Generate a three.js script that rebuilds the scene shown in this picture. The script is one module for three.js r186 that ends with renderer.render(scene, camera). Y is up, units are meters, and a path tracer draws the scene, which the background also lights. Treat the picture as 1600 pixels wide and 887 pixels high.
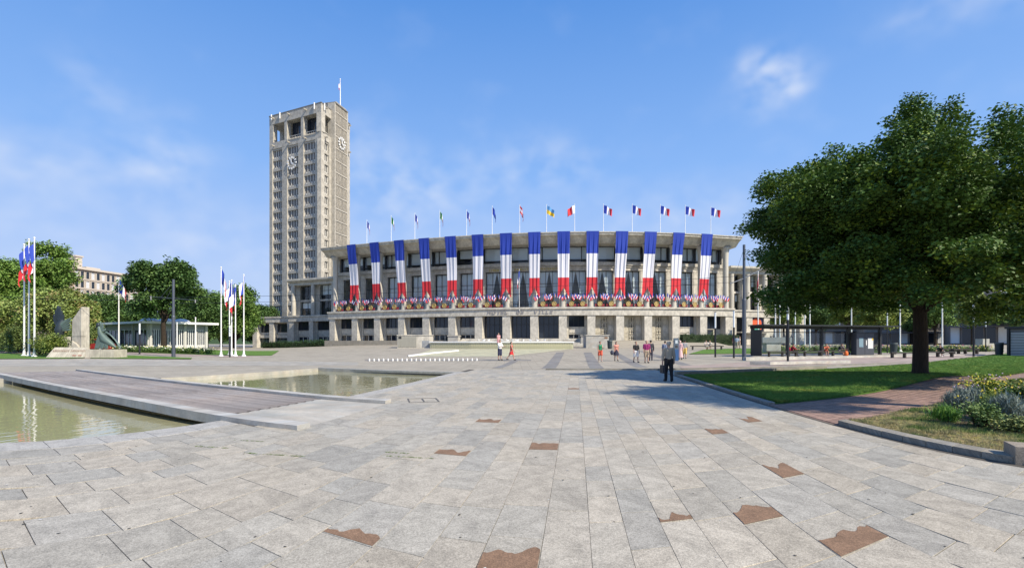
import * as THREE from 'three';
import { mergeGeometries } from 'three/addons/utils/BufferGeometryUtils.js';
import { FontLoader } from 'three/addons/loaders/FontLoader.js';
import { TextGeometry } from 'three/addons/geometries/TextGeometry.js';
import { createNoise2D, createNoise3D } from 'simplex-noise';

// ---------------------------------------------------------------- camera, sky, sun, exposure
const scene = new THREE.Scene();
const renderer = new THREE.WebGLRenderer({ antialias: true });
renderer.toneMapping = THREE.LinearToneMapping;
renderer.toneMappingExposure = 1.3;
renderer.shadowMap.enabled = true;
const camera = new THREE.PerspectiveCamera(58.0, 1600 / 887, 0.1, 3000);
camera.position.set(0, 1.65, 0);
camera.lookAt(0, 1.65, -10);
camera.setViewOffset(1600, 887, 0, -91.5, 1600, 887);      // rising lens: uprights stay upright
scene.add(camera);

function rng(seed) { let s = seed >>> 0; return () => { s = (s + 0x6D2B79F5) | 0; let t = Math.imul(s ^ (s >>> 15), 1 | s); t = (t + Math.imul(t ^ (t >>> 7), 61 | t)) ^ t; return ((t ^ (t >>> 14)) >>> 0) / 4294967296; }; }
const n2 = createNoise2D(rng(11)), n3 = createNoise3D(rng(23));
const fbm2 = (x, y, o = 4) => { let s = 0, a = .5, f = 1; for (let i = 0; i < o; i++) { s += a * n2(x * f, y * f); a *= .5; f *= 2.03; } return s; };
const fbm3 = (x, y, z, o = 5) => { let s = 0, a = .5, f = 1; for (let i = 0; i < o; i++) { s += a * n3(x * f, y * f, z * f); a *= .5; f *= 2.07; } return s; };
const lerp = (a, b, t) => a + (b - a) * t, clamp = (v, a = 0, b = 1) => Math.min(b, Math.max(a, v));
const sstep = (a, b, v) => { const t = clamp((v - a) / (b - a)); return t * t * (3 - 2 * t); };

const SUN = new THREE.Vector3(.587, .668, .455).normalize();
{
  const w = 1536, h = 768, d = new Float32Array(w * h * 4);
  const stops = [[-90, .50, .60, .78], [-2, .52, .63, .86], [2, .50, .63, .88], [9, .40, .565, .90], [18, .235, .445, .87], [34, .10, .285, .72], [60, .085, .235, .61], [90, .08, .22, .57]];
  const clouds = [[1205, 108, .042, .030, .62], [1235, 128, .035, .024, .55], [1175, 100, .03, .026, .3], [1200, 150, .06, .04, .25], [850, 262, .13, .045, .34], [600, 300, .10, .07, .34], [560, 230, .05, .05, .22], [262, 262, .05, .05, .34], [190, 240, .08, .06, .2], [140, 130, .05, .04, .2], [25, 255, .06, .05, .3], [1500, 4, .10, .03, .3], [330, 380, .3, .06, .3], [1080, 330, .16, .05, .3], [700, 300, .14, .05, .25]]
    .map(c => { const v = new THREE.Vector3((c[0] - 800) / 800, (535 - c[1]) / 800, -1).normalize(); return [v, c[2], c[3], c[4]]; });
  for (let j = 0; j < h; j++) {
    const th = ((j + .5) / h - .5) * Math.PI, el = th * 180 / Math.PI, cy = Math.sin(th), cr = Math.cos(th);
    let k = 0; while (k < stops.length - 2 && el > stops[k + 1][0]) k++;
    const A = stops[k], B = stops[k + 1], t = clamp((el - A[0]) / (B[0] - A[0]));
    for (let i = 0; i < w; i++) {
      const ph = ((i + .5) / w - .5) * 2 * Math.PI, x = Math.cos(ph) * cr, z = Math.sin(ph) * cr;
      let r = lerp(A[1], B[1], t) * .84, g = lerp(A[2], B[2], t) * .83, b = lerp(A[3], B[3], t) * .82;
      const cs = x * SUN.x + cy * SUN.y + z * SUN.z, glow = Math.pow(clamp(cs * .5 + .5), 5) * .075;
      r += glow * .9; g += glow * .95; b += glow;
      if (el > -1) {
        const f = fbm3(x * 5.2, cy * 8.5, z * 5.2), f2 = fbm3(x * 13 + 7, cy * 19, z * 13, 4);
        let c = sstep(.10, .75, f + .25 * f2) * .05 * sstep(-1, 6, el) * (1 - sstep(20, 55, el) * .75);
        for (const [v, sx, sy, m] of clouds) {
          const dx = Math.atan2(x, -z) - Math.atan2(v.x, -v.z), dy = Math.asin(clamp(cy, -1, 1)) - Math.asin(v.y);
          const q = Math.exp(-(dx * dx) / (sx * sx) - (dy * dy) / (sy * sy));
          if (q > .01) c += m * q * clamp(.42 + .8 * f2 + .5 * f);
        }
        c = clamp(c, 0, .8);
        r = lerp(r, .64, c); g = lerp(g, .68, c); b = lerp(b, .76, c);
      }
      const o = (j * w + i) * 4; d[o] = r; d[o + 1] = g; d[o + 2] = b; d[o + 3] = 1;
    }
  }
  const sky = new THREE.DataTexture(d, w, h, THREE.RGBAFormat, THREE.FloatType);
  sky.mapping = THREE.EquirectangularReflectionMapping; sky.magFilter = sky.minFilter = THREE.LinearFilter; sky.needsUpdate = true;
  scene.background = sky; scene.environment = sky;
}
const sun = new THREE.DirectionalLight(new THREE.Color(1, .90, .745), 5.0);
sun.position.copy(SUN).multiplyScalar(200); sun.target.position.set(0, 0, -60); sun.position.add(sun.target.position);
sun.castShadow = true; sun.shadow.mapSize.set(4096, 4096);
Object.assign(sun.shadow.camera, { left: -120, right: 120, top: 90, bottom: -90, near: 1, far: 500 });
scene.add(sun, sun.target);

// ---------------------------------------------------------------- helpers
const used = {};
function numbered(n) { const k = used[n] = (used[n] === undefined ? 0 : used[n] + 1); return k ? n + '_' + String(k).padStart(3, '0') : n; }
function shade(o) { o.traverse(c => { if (c.isMesh) { c.castShadow = true; c.receiveShadow = true; } }); return o; }
function tag(o, label, category, group, kind) { if (label) o.userData.label = label; if (category) o.userData.category = category; if (group) o.userData.group = group; if (kind) o.userData.kind = kind; return o; }
function thing(name, label, category, p = [0, 0, 0], turn = 0, group) { const o = new THREE.Group(); o.name = numbered(name); o.position.set(...p); o.rotation.y = turn; tag(o, label, category, group); scene.add(o); return o; }
function part(parent, name, geo, mat) { const m = new THREE.Mesh(Array.isArray(geo) ? merge(geo) : geo, mat); m.name = name; m.castShadow = m.receiveShadow = true; parent.add(m); return m; }
function solo(name, geo, mat, label, category, group) { const m = part(scene, numbered(name), geo, mat); return tag(m, label, category, group); }
function structure(name, geo, mat) { const m = part(scene, numbered(name), geo, mat); m.userData.kind = 'structure'; return m; }
function merge(list) {
  const gs = list.map(g => { const q = g.index ? g.toNonIndexed() : g; for (const k of Object.keys(q.attributes)) if (!['position', 'normal', 'uv', 'color'].includes(k)) q.deleteAttribute(k); return q; });
  const col = gs.some(g => g.attributes.color);
  for (const g of gs) { if (!g.attributes.uv) g.setAttribute('uv', new THREE.BufferAttribute(new Float32Array(g.attributes.position.count * 2), 2)); if (!col) g.deleteAttribute('color'); }
  return gs.length === 1 ? gs[0] : mergeGeometries(gs);
}
// box from corner to corner, uv in metres
function box(x0, x1, y0, y1, z0, z1) {
  const g = new THREE.BoxGeometry(x1 - x0, y1 - y0, z1 - z0); g.translate((x0 + x1) / 2, (y0 + y1) / 2, (z0 + z1) / 2); return boxUv(g);
}
function boxUv(g) {
  const p = g.attributes.position, n = g.attributes.normal, u = new Float32Array(p.count * 2);
  for (let i = 0; i < p.count; i++) {
    const ax = Math.abs(n.getX(i)), ay = Math.abs(n.getY(i)), az = Math.abs(n.getZ(i));
    if (ay > ax && ay > az) { u[2 * i] = p.getX(i); u[2 * i + 1] = p.getZ(i); } else if (ax > az) { u[2 * i] = p.getZ(i); u[2 * i + 1] = p.getY(i); } else { u[2 * i] = p.getX(i); u[2 * i + 1] = p.getY(i); }
  }
  g.setAttribute('uv', new THREE.BufferAttribute(u, 2)); return g;
}
const cyl = (r0, r1, y0, y1, x = 0, z = 0, s = 12) => { const g = new THREE.CylinderGeometry(r1, r0, y1 - y0, s); g.translate(x, (y0 + y1) / 2, z); return g; };
const sph = (r, x, y, z, sx = 1, sy = 1, sz = 1, s = 10) => { const g = new THREE.SphereGeometry(r, s, Math.max(6, s * .7 | 0)); g.scale(sx, sy, sz); g.translate(x, y, z); return g; };
// a tapered limb through points
function limb(pts, radii, seg = 7) {
  const V = pts.map(p => new THREE.Vector3(...p)), pos = [], idx = [];
  let ref = new THREE.Vector3(1, 0, .31);
  V.forEach((v, i) => {
    const t = (i < V.length - 1 ? V[i + 1].clone() : v.clone()).sub(i ? V[i - 1] : v).normalize();
    if (Math.abs(t.dot(ref)) > .9) ref = new THREE.Vector3(0, .3, 1);
    const a = ref.clone().cross(t).normalize(), b = t.clone().cross(a);
    for (let k = 0; k < seg; k++) { const q = k / seg * Math.PI * 2, r = radii[i]; pos.push(v.x + r * (a.x * Math.cos(q) + b.x * Math.sin(q)), v.y + r * (a.y * Math.cos(q) + b.y * Math.sin(q)), v.z + r * (a.z * Math.cos(q) + b.z * Math.sin(q))); }
    if (i) for (let k = 0; k < seg; k++) { const A = (i - 1) * seg + k, B = (i - 1) * seg + (k + 1) % seg; idx.push(A, B, A + seg, B, B + seg, A + seg); }
  });
  const L = V.length - 1; for (let k = 1; k < seg - 1; k++) { idx.push(0, k + 1, k); idx.push(L * seg, L * seg + k, L * seg + k + 1); }
  const g = new THREE.BufferGeometry(); g.setAttribute('position', new THREE.Float32BufferAttribute(pos, 3)); g.setIndex(idx); g.computeVertexNormals();
  const u = new Float32Array(pos.length / 3 * 2); for (let i = 0; i < pos.length / 3; i++) { u[2 * i] = (i % seg) / seg; u[2 * i + 1] = pos[3 * i + 1]; }
  g.setAttribute('uv', new THREE.BufferAttribute(u, 2)); return g;
}
// grid surface f(u,v) -> [x,y,z]
function surf(nu, nv, f, uvf) {
  const pos = [], uv = [], idx = [];
  for (let j = 0; j <= nv; j++) for (let i = 0; i <= nu; i++) { const p = f(i / nu, j / nv); pos.push(...p); const q = uvf ? uvf(p, i / nu, j / nv) : [p[0], p[2]]; uv.push(...q); }
  for (let j = 0; j < nv; j++) for (let i = 0; i < nu; i++) { const a = j * (nu + 1) + i, b = a + 1, c = a + nu + 1, d = c + 1; idx.push(a, b, c, b, d, c); }
  const g = new THREE.BufferGeometry(); g.setAttribute('position', new THREE.Float32BufferAttribute(pos, 3)); g.setAttribute('uv', new THREE.Float32BufferAttribute(uv, 2)); g.setIndex(idx); g.computeVertexNormals(); return g;
}
// extruded outline (x,y) with thickness along z, small bevel
function slab(pts, t, bevel = 0) {
  const s = new THREE.Shape(pts.map(p => new THREE.Vector2(p[0], p[1])));
  const g = new THREE.ExtrudeGeometry(s, { depth: t, bevelEnabled: bevel > 0, bevelSize: bevel, bevelThickness: bevel, bevelSegments: 1, curveSegments: 4 }); g.translate(0, 0, -t / 2); return g;
}
// profile [offset outward, height] carried along a line of [x,z] points, mitred
function sweep(profile, pts, closed = false) {
  const N = pts.length, nr = [];
  const segN = i => { const a = pts[i], b = pts[i + 1], dx = b[0] - a[0], dz = b[1] - a[1], l = Math.hypot(dx, dz); return [-dz / l, dx / l]; };
  for (let i = 0; i < N; i++) {
    const a = segN(Math.max(0, i - 1)), b = segN(Math.min(N - 2, i)); let x = a[0] + b[0], z = a[1] + b[1]; const l = Math.hypot(x, z); x /= l; z /= l;
    const c = x * b[0] + z * b[1]; nr.push([x / c, z / c]);
  }
  const pos = [], uv = []; let dist = 0;
  const V = (i, k) => { const [o, y] = profile[k]; return [pts[i][0] + nr[i][0] * o, y, pts[i][1] + nr[i][1] * o]; };
  const P = profile.length, per = [0]; for (let k = 0; k < P; k++) { const a = profile[k], b = profile[(k + 1) % P]; per.push(per[k] + Math.hypot(a[0] - b[0], a[1] - b[1])); }
  for (let i = 0; i < N - 1; i++) {
    const d2 = dist + Math.hypot(pts[i + 1][0] - pts[i][0], pts[i + 1][1] - pts[i][1]);
    for (let k = 0; k < P; k++) {
      const k2 = (k + 1) % P, A = V(i, k), B = V(i + 1, k), C = V(i + 1, k2), D = V(i, k2);
      pos.push(...A, ...B, ...C, ...A, ...C, ...D); uv.push(dist, per[k], d2, per[k], d2, per[k + 1], dist, per[k], d2, per[k + 1], dist, per[k + 1]);
    }
    dist = d2;
  }
  const tri = THREE.ShapeUtils.triangulateShape(profile.map(p => new THREE.Vector2(p[0], p[1])), []);
  for (const e of [0, N - 1]) for (const t of tri) for (const k of t) { pos.push(...V(e, k)); uv.push(...profile[k]); }
  const g = new THREE.BufferGeometry(); g.setAttribute('position', new THREE.Float32BufferAttribute(pos, 3)); g.setAttribute('uv', new THREE.Float32BufferAttribute(uv, 2)); g.computeVertexNormals(); return g;
}
const rect = (o0, o1, y0, y1) => [[o0, y0], [o1, y0], [o1, y1], [o0, y1]];
function extend(pts, a, b) { const q = pts.map(p => [...p]), n = q.length; const d = (p, r) => { const x = p[0] - r[0], z = p[1] - r[1], l = Math.hypot(x, z); return [x / l, z / l]; }; const s = d(q[0], q[1]), e = d(q[n - 1], q[n - 2]); q[0] = [q[0][0] + s[0] * a, q[0][1] + s[1] * a]; q[n - 1] = [q[n - 1][0] + e[0] * b, q[n - 1][1] + e[1] * b]; return q; }
// textures: fn(u,v,x,y) -> [r,g,b] 0..1 (sRGB), tiling blended
function tex(w, h, fn, repeat, srgb = true) {
  const d = new Uint8Array(w * h * 4);
  for (let j = 0; j < h; j++) for (let i = 0; i < w; i++) { const c = fn(i / w, j / h, i, j), o = (j * w + i) * 4; for (let k = 0; k < 3; k++) d[o + k] = clamp(c[k]) * 255; d[o + 3] = 255; }
  const t = new THREE.DataTexture(d, w, h); t.wrapS = t.wrapT = THREE.RepeatWrapping; t.magFilter = THREE.LinearFilter; t.minFilter = THREE.LinearMipmapLinearFilter; t.generateMipmaps = true; if (srgb) t.colorSpace = THREE.SRGBColorSpace; t.repeat.set(...repeat); t.needsUpdate = true; return t;
}
// noise that tiles over the unit square
const tile = (u, v, f, s, o = 4) => { const a = u * 2 * Math.PI, b = v * 2 * Math.PI, R = f / (2 * Math.PI); let r = 0, am = .5, q = 1; for (let i = 0; i < o; i++) { r += am * n3(Math.cos(a) * R * q + s, Math.sin(a) * R * q + Math.cos(b) * R * q, Math.sin(b) * R * q - s); am *= .5; q *= 2; } return r; };
const lin = (r, g, b) => new THREE.Color().setRGB(r, g, b);
const std = (c, roughness = .8, o = {}) => new THREE.MeshStandardMaterial({ color: c, roughness, side: THREE.DoubleSide, ...o });
const R0 = rng(5);
const grit = n => { const a = new Float32Array(n * n); for (let i = 0; i < n * n; i++) a[i] = R0() - .5; return (u, v) => a[(Math.floor(v * n) % n) * n + Math.floor(u * n) % n]; }, gA = grit(256), gB = grit(128), gC = grit(512);
const speckle = tex(512, 512, (u, v) => { const k = .86 + .10 * tile(u, v, 5, 3) + .07 * tile(u, v, 22, 8, 3) + gA(u, v) * .20 + gB(u, v) * .12 + gC(u, v) * .12; return [k, k * .992, k * .975]; }, [.62, .62]);
const speckleBump = tex(256, 256, () => { const k = R0(); return [k, k, k]; }, [1.6, 1.6], false);
const stains = tex(512, 512, (u, v) => { const k = .88 + .13 * tile(u, v, 6, 13) + .05 * tile(u, v, 30, 2, 3) + (R0() - .5) * .07; const w = tile(u, v, 9, 31) * .03; return [k + w, k, k - w]; }, [.12, .12]);
// cast concrete: board marks, rain streaks running down, pitting
const concrete = tex(512, 512, (u, v) => { const streak = tile(u, v * .12, 26, 5, 3) * .11, k = .89 + .13 * tile(u, v, 5, 17) + streak + (R0() - .5) * .07; return [k, k * .99, k * .97]; }, [.22, .22]);
const M = {
  stone: std(lin(.66, .635, .57), .85, { map: concrete }),
  stoneWarm: std(lin(.57, .54, .47), .88, { map: concrete }),
  towerStone: std(lin(.53, .505, .45), .9, { map: concrete }),
  towerWhite: std(lin(.70, .69, .65), .85, { map: concrete }),
  coping: std(lin(.54, .52, .47), .85, { map: stains, bumpMap: speckleBump, bumpScale: .002 }),
  steelDark: std(lin(.022, .024, .03), .5, { metalness: .3 }),
  frame: std(lin(.03, .032, .035), .55, { metalness: .3 }),
  mast: std(lin(.10, .115, .14), .5, { metalness: .5 }),
  white: std(lin(.78, .78, .76), .45),
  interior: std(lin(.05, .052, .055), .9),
  glass: new THREE.MeshPhysicalMaterial({ color: lin(.90, .95, .97), roughness: .02, transmission: 1, thickness: 0, ior: 1.5, side: THREE.DoubleSide }),
  darkGlass: new THREE.MeshPhysicalMaterial({ color: lin(.022, .028, .04), roughness: .06, ior: 1.5, specularIntensity: 1, side: THREE.DoubleSide }),
  blind: std(lin(.80, .83, .83), .9),
  curtain: std(lin(.78, .84, .87), .95),
  blue: std(lin(.020, .055, .40), .75), flagWhite: std(lin(.74, .74, .80), .75), red: std(lin(.62, .032, .045), .75),
  skyBlue: std(lin(.12, .33, .62), .75), yellow: std(lin(.75, .50, .03), .75), green: std(lin(.03, .22, .06), .75),
};
// ---------------------------------------------------------------- lie of the land
// the square is level near by, then climbs gently to the forecourt of the town hall
function ground(x, z) {
  const d = -z, t = d > 1 ? x / d : 0, f = t < -.5 ? lerp(.42, 1, sstep(-.5, -.82, t)) : lerp(.42, 1, sstep(-.5, -.26, t));
  let y = clamp((d - 38) / 48) * 1.2 * f;
  const m = Math.hypot(x - 16.2, z + 20.4); y += .34 * Math.exp(-(m * m) / 22);      // low mound under the big tree
  return y;
}
// across / along the paving of the square, whose courses sweep round in a wide bend
const BEND = 1.25, TURN = .156;
function W(a, L) { const r = Math.hypot(a, L), p = Math.atan2(a, L) + TURN; return [p * r, -BEND * r]; }
const at = (t, d) => [t * d, -d];                                   // sideways slope and distance -> x, z
const B = (px, d) => at((px - 800) / 800, d);
function line(a0, L0, a1, L1, n) { const o = []; for (let i = 0; i <= n; i++) o.push(W(lerp(a0, a1, i / n), lerp(L0, L1, i / n))); return o; }
// ---------------------------------------------------------------- ground sheets
const paveMap = tex(1024, 1024, (u, v, i, j) => { const k = .86 + .10 * tile(u, v, 6, 3) + .06 * tile(u, v, 40, 9, 3) + (R0() - .5) * .08; const jx = (i % 64) < 2 ? .80 : 1, jy = ((j + (Math.floor(i / 64) * 37) % 128) % 128) < 2 ? .84 : 1; const q = k * Math.min(jx, jy); return [q, q * .99, q * .97]; }, [.10, .10]);
const Mg = {
  base: std(lin(.10, .09, .075), .95, { map: speckle }),
  pave: std(lin(.45, .415, .345), .9, { map: paveMap }),
  road: std(lin(.43, .405, .35), .9, { map: stains }),
  slab: std(lin(1, 1, 1), .82, { map: speckle, vertexColors: true, bumpMap: speckleBump, bumpScale: .0012 }),
  kerb: std(lin(.30, .285, .245), .85, { map: stains, bumpMap: speckleBump, bumpScale: .002 }),
  paleConcrete: std(lin(.52, .49, .42), .8, { map: stains }),
  water: new THREE.MeshPhysicalMaterial({ color: lin(.36, .345, .205), roughness: .03, ior: 1.42, specularIntensity: 1, side: THREE.DoubleSide }),
  poolTile: std(lin(.60, .60, .42), .6, { map: stains }),
  band: std(lin(.26, .25, .235), .9, { map: stains }),
  pink: std(lin(.42, .335, .285), .92, { map: stains }),
};
const ripple = tex(512, 512, (u, v) => { const k = .5 + .35 * tile(u, v * .45, 16, 4, 3) + .2 * tile(u, v, 7, 9, 3); return [k, k, k]; }, [.16, .16], false);
Mg.water.bumpMap = ripple; Mg.water.bumpScale = .006;

// basins: one sunk pool, crossed by a walkway
const poolEdge = [...line(-6.5, -2.2, -6.5, 21.8, 48), ...line(-6.5, 21.8, -15.6, 21.4, 14), ...line(-15.6, 21.4, -16.2, 10.1, 14), ...line(-16.2, 10.1, -18.4, 9.1, 6), ...line(-18.4, 9.1, -18.4, -2.2, 18), ...line(-18.4, -2.2, -6.5, -2.2, 18)].filter((p, i, A) => !i || Math.hypot(p[0] - A[i - 1][0], p[1] - A[i - 1][1]) > .02);
poolEdge.pop();
function flat(outline, y, holes = []) {
  const v = p => p.map(q => new THREE.Vector2(q[0], -q[1])); const s = new THREE.Shape(v(outline)); for (const h of holes) s.holes.push(new THREE.Path(v(h)));
  const g = new THREE.ShapeGeometry(s); g.rotateX(-Math.PI / 2); g.translate(0, y, 0); const p = g.attributes.position, u = new Float32Array(p.count * 2);
  for (let i = 0; i < p.count; i++) { u[2 * i] = p.getX(i); u[2 * i + 1] = p.getZ(i); } g.setAttribute('uv', new THREE.BufferAttribute(u, 2)); return g;
}
structure('ground', [flat([[-260, 60], [260, 60], [260, -38], [-260, -38]], -.002, [poolEdge])], Mg.pave);
structure('ground', surf(120, 110, (u, v) => { const d = 38 + 960 * Math.pow(v, 2.4), t = lerp(-1, 1, u), x = t * (260 + (d - 38) * 1.6); return [x, ground(x, -d) - .002, -d]; }), Mg.pave);
// pool shell and water
{
  const E = [...poolEdge, poolEdge[0]];
  structure('pool_wall', sweep([[0, -.7], [.02, -.7], [.02, .0], [0, .0]], E), Mg.paleConcrete);
  structure('pool_floor', flat(poolEdge, -.62), Mg.poolTile);
  const water = structure('water', flat(poolEdge, -.19), Mg.water);
}
// copings along the basin edges: single stones
const slabRoot = new THREE.Group(); slabRoot.name = 'plaza_paving'; slabRoot.userData.kind = 'structure'; scene.add(slabRoot);
const slabs = [];
const palette = [[.50, .465, .395], [.52, .48, .405], [.48, .455, .395], [.46, .44, .39], [.53, .485, .405], [.50, .455, .375], [.475, .445, .38], [.43, .415, .37]];
const Rs = rng(77);
function slabGeo(c, y, t, col) {          // c: four [x,z] corners; chamfered stone
  const cx = (c[0][0] + c[1][0] + c[2][0] + c[3][0]) / 4, cz = (c[0][1] + c[1][1] + c[2][1] + c[3][1]) / 4;
  const pull = (p, d) => { const dx = p[0] - cx, dz = p[1] - cz, l = Math.hypot(dx, dz) || 1; return [p[0] - dx / l * d, p[1] - dz / l * d]; };
  const tilt = [0, 0, 0, 0].map(() => (Rs() - .5) * .003);
  const T = c.map((p, i) => { const q = pull(p, .0072); return [q[0], y + tilt[i], q[1]]; }), S = c.map((p, i) => { const q = pull(p, .005); return [q[0], y - .004 + tilt[i], q[1]]; }), Bo = c.map(p => { const q = pull(p, .005); return [q[0], y - t, q[1]]; });
  const pos = [], quad = (a, b, d, e) => pos.push(...a, ...b, ...d, ...a, ...d, ...e);
  quad(T[0], T[1], T[2], T[3]); for (let i = 0; i < 4; i++) { const k = (i + 1) % 4; quad(T[i], S[i], S[k], T[k]); quad(S[i], Bo[i], Bo[k], S[k]); }
  const g = new THREE.BufferGeometry(); g.setAttribute('position', new THREE.Float32BufferAttribute(pos, 3));
  const n = pos.length / 3, uv = new Float32Array(n * 2), cl = new Float32Array(n * 3), ou = Rs() * 9, ov = Rs() * 9;
  for (let i = 0; i < n; i++) { uv[2 * i] = pos[3 * i] + ou; uv[2 * i + 1] = pos[3 * i + 2] + pos[3 * i + 1] + ov; cl.set(col, 3 * i); }
  g.setAttribute('uv', new THREE.BufferAttribute(uv, 2)); g.setAttribute('color', new THREE.BufferAttribute(cl, 3)); g.computeVertexNormals();
  g.userData = { d: Math.hypot(cx, cz), c: [cx, cz], q: c }; return g;
}
const tone = () => { const p = palette[Rs() * palette.length | 0], k = .92 + Rs() * .16; return p.map(v => v * k); };
const nearL = a => 5.9 + .2 * (a + 4.9), farL = a => 9.75 + .12 * (a + 4.9);      // edges of the walkway
{
  let a = -6.05; const cols = [];
  while (a < 4.7) { const w = .30 + Rs() * .22; cols.push([a, Math.min(a + w, 4.80)]); a += w; }
  for (const [a0, a1] of cols) {
    let L = -2 + Rs() * .6;
    while (L < 24.2) {
      const len = .48 + Rs() * .55 + (Rs() < .15 ? .35 : 0), L1 = Math.min(L + len, 24.3), mid = (L + L1) / 2, am = (a0 + a1) / 2, r = Math.hypot(am, mid), th = Math.atan2(am, mid) + TURN;
      const onWalk = mid > nearL(am) + .2 && mid < farL(am) + .15 && am < -4.75;
      if (r > 1.9 && Math.abs(th) < 1.42 && !onWalk && (mid > -.2 || Math.abs(am) > 1.9)) { const c = [W(a0, L), W(a1, L), W(a1, L1), W(a0, L1)]; slabs.push(slabGeo(c, .014, .02, tone())); }
      L = L1;
    }
  }
  // long coping stones at the pool's brink
  for (let L = -2; L < 21.5; L += .95) if (!(L > 4.8 && L < 10)) slabs.push(slabGeo([W(-6.56, L), W(-6.06, L), W(-6.06, L + .95), W(-6.56, L + .95)], .016, .12, [.50, .49, .46]));
  for (let q = -15.7; q < -6.4; q += 1.0) slabs.push(slabGeo([W(q, 21.5), W(q + 1, 21.5), W(q + 1, 22.0), W(q, 22.0)], .016, .12, [.42, .42, .39]));
  slabs.sort((p, q) => p.userData.d - q.userData.d);
  slabs.slice(0, 300).forEach(g => part(slabRoot, 'paving_slab', g, Mg.slab));
  part(slabRoot, 'far_paving_slabs', slabs.slice(300), Mg.slab).userData.kind = 'stuff';
  part(slabRoot, 'joint_bed', flat([...line(-6.45, -2, -6.45, 24.2, 40), ...line(-6.45, 24.2, 4.88, 24.2, 12), ...line(4.88, 24.2, 4.88, -2, 40)].filter((p, i, A) => !i || Math.hypot(p[0] - A[i - 1][0], p[1] - A[i - 1][1]) > .03), .006), Mg.base);
}
// rusty mortar repairs filling parts of slabs
const Mrust = std(lin(.30, .185, .115), .95, { map: speckle, bumpMap: speckleBump, bumpScale: .003 });
function repair(px, row, depth) {
  const z = 1.65 * 800 / (row - 535), [x] = B(px, z); let best = null, bd = 1e9; for (const g of slabs) { const d = Math.hypot(g.userData.c[0] - x, g.userData.c[1] + z); if (d < bd) { bd = d; best = g; } }
  const q = best.userData.q, n = 16, o = [q[0], q[1]], k = px * .37; const P = (u, v) => [lerp(lerp(q[0][0], q[1][0], u), lerp(q[3][0], q[2][0], u), v), lerp(lerp(q[0][1], q[1][1], u), lerp(q[3][1], q[2][1], u), v)];
  for (let i = 0; i <= n; i++) { const u = 1 - i / n; o.push(P(u, clamp(depth - .12 + .34 * fbm2(u * 1.3 + k, k, 2) + .05 * fbm2(u * 6 + k, 3), .08, .995))); }
  const cx = (q[0][0] + q[2][0]) / 2, cz = (q[0][1] + q[2][1]) / 2; part(slabRoot, 'repair_patch', flat(o.map(p => [lerp(cx, p[0], .965), lerp(cz, p[1], .965)]), .0175), Mrust);
}
for (const p of [[775, 872, .75], [1380, 857, .6], [1160, 798, .7], [853, 693, .85], [706, 699, .6], [1207, 735, .6], [1105, 670, .8], [577, 801, .3], [752, 659, .7], [1120, 651, .5], [905, 607, .8], [1075, 800, .3]]) repair(...p);
// scattered grit and leaves on the paving
{
  const g = new THREE.CircleGeometry(1, 6); g.rotateX(-Math.PI / 2); const n = 300, im = new THREE.InstancedMesh(g, std(lin(.8, .8, .8), .9), n); im.name = 'plaza_litter'; im.userData.kind = 'stuff'; tag(im, 'specks of gum, grit and dead leaves on the paving', 'litter');
  const m = new THREE.Matrix4(), q = new THREE.Quaternion(), e = new THREE.Euler();
  for (let i = 0; i < n; i++) { const a = lerp(-6, 4.6, Rs()), L = lerp(.2, 14, Math.pow(Rs(), 1.5)), [x, z] = W(a, L), s = .004 + Rs() * .009; q.setFromEuler(e.set((Rs() - .5) * .15, Rs() * 6, 0)); m.compose(new THREE.Vector3(x, .0195, z), q, new THREE.Vector3(s * (1 + Rs()), 1, s)); im.setMatrixAt(i, m); im.setColorAt(i, Rs() < .72 ? lin(.07, .065, .055) : lin(.6, .6, .57)); }
  scene.add(im);
}
// weeds in the joints by the pool
{ const r = rng(19), spots = []; for (const [px, row, n, L] of [[428, 712, 10, .5], [640, 716, 8, .35], [620, 709, 5, .2], [330, 700, 6, .3], [390, 690, 5, .3]]) { const z = 1320 / (row - 535), [x] = B(px, z); for (let i = 0; i < n * 6; i++) { const f = r() - .5; spots.push([x + f * L * 2, -z + f * L * .5 + (r() - .5) * .02]); } }
  const g = []; for (let i = 0; i < 6; i++) { const a = r() * 6.28, q = new THREE.BufferGeometry(); q.setAttribute('position', new THREE.Float32BufferAttribute([-.003, 0, 0, .003, 0, 0, Math.cos(a) * .025, .012 + r() * .014, Math.sin(a) * .025], 3)); q.computeVertexNormals(); g.push(q); } const im = new THREE.InstancedMesh(merge(g), std(lin(.10, .17, .03), .9), spots.length), m = new THREE.Matrix4(); spots.forEach((p, i) => { m.makeRotationY(r() * 6); m.setPosition(p[0], .012, p[1]); im.setMatrixAt(i, m); }); im.name = 'joint_weeds'; tag(im, 'small green weeds growing in the paving joints', 'weeds', null, 'stuff'); scene.add(im); }
{ const c = thing('manhole_cover', 'square cover set in the paving right of the footbridge', 'manhole cover', [0, 0, 0]); const q = 1320 / 91, [x] = B(661, q); c.position.set(x, 0, -q); c.rotation.y = .25; part(c, 'frame', [box(-.42, .42, .010, .022, -.5, -.45), box(-.42, .42, .010, .022, .45, .5), box(-.42, -.38, .010, .022, -.45, .45), box(.38, .42, .010, .022, -.45, .45), box(-.02, .02, .010, .022, -.45, .45)], std(lin(.11, .105, .095), .8)); }
// small kerb across the square, the step before the forecourt
structure('kerb_step', sweep(rect(-.14, .16, -.05, .10), line(-1.8, 24.6, 40, 24.6 - 3, 60).map(p => p)), Mg.kerb);
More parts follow.
